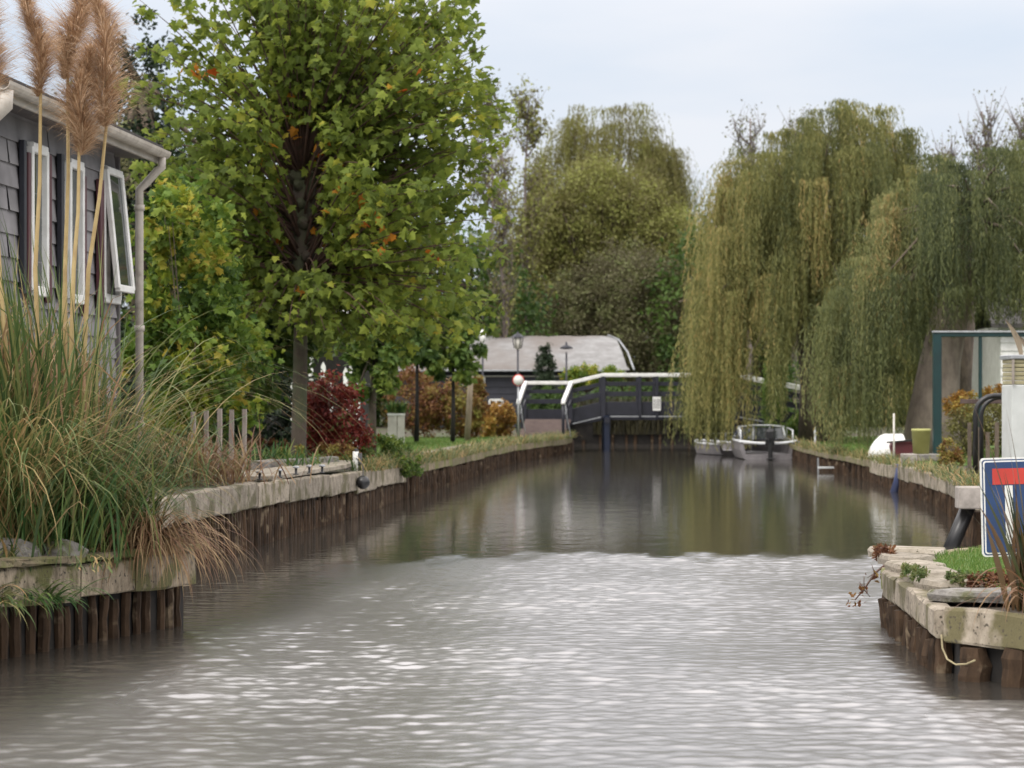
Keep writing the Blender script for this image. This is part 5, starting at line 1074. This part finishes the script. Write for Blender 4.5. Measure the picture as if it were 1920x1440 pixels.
# white house beyond, glimpsed at the right edge
Y = 58; xa, xb = X_(1876, Y), X_(2150, Y); t = thing('white_house', 'white boarded house glimpsed through branches at the right edge', 'house', ((xa + xb) / 2, Y, .4))
b = MB(); z = .4
while z < 3.2: b.prism([(Y - .03, z), (Y, z + .2), (Y + 4, z + .2), (Y + 4, z)], 'x', xa, xb); z += .2
wl_ = b.build('wall', M['white'], t)
b = MB(); b.prism([(Y - .4, 3.15), (Y - .4, 3.25), (Y + 2, 4.4), (Y + 4.4, 3.25), (Y + 4.4, 3.15), (Y + 2, 4.3)], 'x', xa - .3, xb + .3); b.build('roof', M['rooffelt'], t)
for px in (1940,): 
    x = X_(px, Y); b = MB(); b.box((x, Y - .04, 1.9), (.5, .06, .9)); f = b.build('window_frame', M['offwhite'], t); b = MB(); b.box((x, Y - .08, 1.9), (.4, .02, .8)); b.build('pane', M['glass'], f)
# pipes leaning into the water
b = MB(); A = P(1689, 872, 37.6); E = Vector((X_(1665, 38.2) - .02, 37.7, -.12)); b.tube([A, A.lerp(E, .5) + Vector((.02, 0, 0)), E], .065, 12); tag(b.build('slanting_pipe', M['bluepipe']), 'dark blue pipe slanting into the water below the grey slab', 'pipe', 'pipes slanting into the canal', 'thing')
b = MB(); A = P(1818, 944, 24.0); E = Vector((X_(1764, 24.1), 23.9, -.16)); b.tube([A, A.lerp(E, .5) - Vector((0, 0, .01)), E], .075, 14); tag(b.build('slanting_pipe', M['blackp']), 'thick black pipe slanting into the water behind the small lawn', 'pipe', 'pipes slanting into the canal', 'thing')
b = MB(); b.box((X_(1817, 23.9), 23.85, .49), (.26, .25, .22), bev=.012); tag(b.build('concrete_block', M['concrete']), 'pale concrete block at the corner above the thick black pipe', 'block', None, 'thing')

# ================================================================ near point: stones, sign, flax
t = thing('dead_end_sign', 'blue dead end sign with a red bar and white border beside the flax', 'sign', (X_(1890, 14.6), 14.6, .38)); Y = 14.6; a = math.radians(0)
tl, bl = P(1842, 858, Y), P(1837, 1043, Y); wd = 104 / FPX * Y; hh = (tl - bl).length; R = Matrix.Rotation(math.radians(-1.5), 4, 'Y')
cc = (tl + bl) / 2 + Vector((wd / 2, 0, 0))
def rr(w_, h_, r, n=5):
    pts = []
    for (sx, sy, a0) in ((1, 1, 0), (-1, 1, 90), (-1, -1, 180), (1, -1, 270)):
        for i in range(n + 1):
            a_ = math.radians(a0 + 90 * i / n); pts.append((sx * (w_ / 2 - r) + r * math.cos(a_), sy * (h_ / 2 - r) + r * math.sin(a_)))
    return pts
def plate(name, pts, y0, y1, m, par):
    b = MB(); b.prism(pts, 'y', y0, y1); Mt = Matrix.Translation(cc) @ R
    b.v = [Mt @ v for v in b.v]; return b.build(name, m, par)
pb = plate('border', rr(wd, hh, .025), -.002, .012, M['white'], t)
plate('blue_line', rr(wd - .020, hh - .020, .02), -.0045, -.0021, M['signblue'], t); plate('white_line', rr(wd - .034, hh - .034, .017), -.007, -.0046, M['white'], t); plate('blue_field', rr(wd - .052, hh - .052, .012), -.0095, -.0071, M['signblue'], t)
zt_ = hh / 2; s_ = 1 / FPX * Y
plate('red_bar', [(-.098, zt_ - 50 * s_), (.098, zt_ - 50 * s_), (.098, zt_ - 20 * s_), (-.098, zt_ - 20 * s_)], -.0125, -.0096, M['signred'], t)
plate('white_stem', [(-.024, zt_ - 162 * s_), (.024, zt_ - 162 * s_), (.024, zt_ - 52 * s_), (-.024, zt_ - 52 * s_)], -.012, -.0096, M['white'], t)
b = MB(); b.tube([(cc.x + .02, Y + .04, .3), (cc.x + .02, Y + .04, cc.z + hh * .4)], .024, 10); b.build('post', M['galv'], t)
t = thing('flax_plant', 'tall flax clump with dark green and reddish leaves in front of the sign', 'flax', (X_(1945, 12.7), 12.9, .36)); n = 70
bx = X_(1935, 12.9)
base = np.stack([rng.normal(bx, .05, n), rng.normal(12.95, .07, n), np.full(n, .33)], -1)
blade_obj('leaves', M['blade_red'], t, base, rng.uniform(0, 6.28, n), rng.uniform(.35, .8, n), rng.uniform(0, .22, n), rng.uniform(.2, .8, n), rng.uniform(.018, .034, n), rng.uniform(0, .8, n), 8, twist=1.2)
n = 7; base = np.stack([np.full(n, bx - .03), np.full(n, 12.8), np.full(n, .36)], -1)
blade_obj('tall_leaves', M['blade_red'], t, base, np.array([3.1, 3.3, 2.9, 3.0, 3.5, 2.7, 3.2]), np.array([1.2, 1.1, .95, 1.1, .8, 1.0, .7]), np.array([.18, .10, .28, .05, .35, .12, .4]), np.array([.42, .42, .4, .22, .6, .15, .9]), np.full(n, .022), np.array([.8, .5, .3, .6, .4, .9, .5]), 10, twist=.4)
n = 26; base = np.stack([rng.normal(bx - .05, .05, n), rng.normal(12.55, .04, n), np.full(n, .40)], -1)
blade_obj('drooping_leaves', M['blade_dry'], t, base, rng.normal(-2.2, .6, n), rng.uniform(.35, .75, n), rng.uniform(.5, 1.2, n), rng.uniform(2.7, 3.1, n), rng.uniform(.008, .016, n), rng.uniform(0, .7, n), 10)
def slabstone(c, s, rz, label, m='stone'):
    b = MB(); n = 12; pts = []
    for i in range(n): a = 2 * math.pi * i / n; q = 1 + random.uniform(-.12, .12); ex = .75; pts.append((math.copysign(abs(math.cos(a)) ** ex, math.cos(a)) * s[0] * q, math.copysign(abs(math.sin(a)) ** ex, math.sin(a)) * s[1] * q))
    V = []
    for k, (z, q) in enumerate(((0, .97), (s[2] * .6, 1), (s[2] * .95, .93), (s[2], .6))): V += [(p[0] * q, p[1] * q, z + random.uniform(-.006, .006)) for p in pts]
    V.append((0, 0, s[2] * 1.02)); fs = [(k * n + i, k * n + (i + 1) % n, (k + 1) * n + (i + 1) % n, (k + 1) * n + i) for k in range(3) for i in range(n)] + [(3 * n + i, 3 * n + (i + 1) % n, 4 * n) for i in range(n)] + [tuple(range(n - 1, -1, -1))]
    Mt = Matrix.Translation(c) @ Matrix.Rotation(rz, 4, 'Z'); b.add([Mt @ Vector(v) for v in V], fs); tag(b.build('edging_stone', M[m]), label, 'stone', 'edging stones on the near right point', 'thing')
slabstone((2.80, 16.95, .355), (.30, .20, .07), -.5, 'farthest edging stone, by the black pipe end of the point', 'path'); slabstone((2.66, 16.25, .35), (.17, .28, .075), .1, 'edging stone at the outermost tip of the point', 'path'); slabstone((2.61, 15.55, .35), (.17, .30, .07), .05, 'wide pale edging stone just before the mossy patch', 'path')
slabstone((2.58, 14.85, .35), (.19, .32, .075), -.1, 'broad worn edging stone in the middle of the point', 'path'); slabstone((2.57, 14.15, .35), (.19, .30, .07), .1, 'edging stone nearest the corner, with moss on its edge', 'path'); slabstone((2.70, 13.35, .36), (.36, .20, .06), .1, 'long flat grey stone lying behind the near quay beam', 'stone')
slabstone((2.48, 13.45, .35), (.12, .2, .05), .3, 'small stone wedged at the corner of the near beam', 'path')
bush('stonecrop', 'foliage', 'mossy ochre plants creeping over the edge of the stones', 'ground plant', [((2.42, 14.5, .42), (.07, .35, .035)), ((2.62, 13.9, .43), (.12, .2, .03))], 2200, .022, M['blade'], tint=(.3, .7), stems=False)
bush('heather', 'foliage', 'reddish brown low plants between the stones and the small lawn', 'ground plant', [((2.82, 13.75, .42), (.22, .28, .05)), ((2.54, 16.4, .40), (.07, .22, .05))], 2600, .026, M['rust'], stems=False, tint=(0, .5))
def overhang():
    t = thing('overhanging_twig', 'bare leafy twig reaching out over the water from the point', 'twig', (2.42, 16.0, .35)); b = MB()
    A = Vector((2.55, 16.1, .40)); pts = [A, P(1640, 1075, 16.0), P(1620, 1105, 15.9), P(1603, 1125, 15.9)]; b.tube(pts, [.010, .008, .006, .004], 6)
    for (u, dx, dz) in ((1, -.02, .06), (2, .0, .09), (2, -.03, .05), (1, -.05, -.03), (2, .04, -.05)): b.tube([pts[u], pts[u] + Vector((dx, 0, dz))], [.004, .002], 5)
    b.build('stems', M['twig'], t)
    n = 46; idx = rng.integers(1, 4, n); pp = np.array([tuple(p) for p in pts])[idx] + rng.normal(0, .028, (n, 3)); foliage('leaves', RH_V, RH_F, pp, rdir(n), rdir(n), rng.uniform(.03, .05, n), rng.uniform(0, .6, n), M['rust'], t)
overhang()
b = MB(); pts = [P(1765, 1190, 12.6), P(1767, 1215, 12.6), P(1776, 1236, 12.5), P(1792, 1246, 12.45), P(1812, 1245, 12.4), P(1828, 1238, 12.35)]
b.tube(pts, .005, 6); tag(b.build('mooring_rope', M['rope']), 'yellowish rope looped round the near corner post', 'rope', None, 'thing')
b = MB(); b.tube([(2.46, 12.72, .22), (2.46, 12.72, -.6)], .085, 14); tag(b.build('corner_pile', M['post']), 'stout round pile under the near right beam, with the rope', 'pile', None, 'thing')

# weeds along the quay edges
def edge_weeds(bank, Y0, Y1, n, off, hgt_, label, name='bank_weeds'):
    cl = rng.uniform(Y0, Y1, max(3, n // 30)); ysw = cl[rng.integers(0, len(cl), n)] + rng.normal(0, .22, n); r = [lerp_bank(bank, y) for y in ysw]
    base = np.array([(a[0] + off + rng.normal(0, .07), y, a[1] - .02) for a, y in zip(r, ysw)])
    V, F = blades(base, rng.uniform(0, 6.28, n), rng.uniform(.3, 1.2, n) * hgt_, rng.uniform(0, .9, n), rng.uniform(.9, 2.8, n), rng.uniform(.006, .016, n), 4)
    o = mesh_np(name, V, F, M['blade'], None, tint=np.repeat(rng.uniform(.1, 1, n), 4)); tag(o, label, 'weeds', kind='stuff')
edge_weeds(LB2, 30, 66, 9000, .03, .30, 'small weeds and grass growing over the left quay edge')
edge_weeds(RB2, 25, 70, 6500, .0, .28, 'small weeds and grass growing over the right quay edge')
edge_weeds([(-2.92, 13.66, .58), (-2.2, 15.6, .54)], 13.5, 15.4, 700, -.12, .16, 'sparse weeds along the top of the near left quay')
bush('ivy', 'foliage', 'green ivy patch hanging over the left quay at the end of the slab', 'ivy', [((X_(775, 34.5), 34.3, .42), (.20, .25, .22)), ((X_(762, 33.5), 33.6, .58), (.3, .4, .1))], 1500, .05, M['green'], stems=False)
bush('quay_bramble', 'foliage', 'low brown and green brambles at the foot of the small leafy tree', 'bramble', [((X_(705, 36), 36.4, .68), (.45, .6, .2)), ((X_(745, 36), 37, .6), (.3, .5, .16))], 3600, .06, M['green'], stems=False, tint=(.2, 1))
bush('ochre_weed', 'foliage', 'ochre and orange weeds beside the paving near the stakes', 'weeds', [((X_(545, 32), 32.2, .72), (.22, .3, .1)), ((X_(640, 32), 32.2, .74), (.24, .3, .12))], 1500, .05, M['rust'], stems=False, tint=(.3, 1))
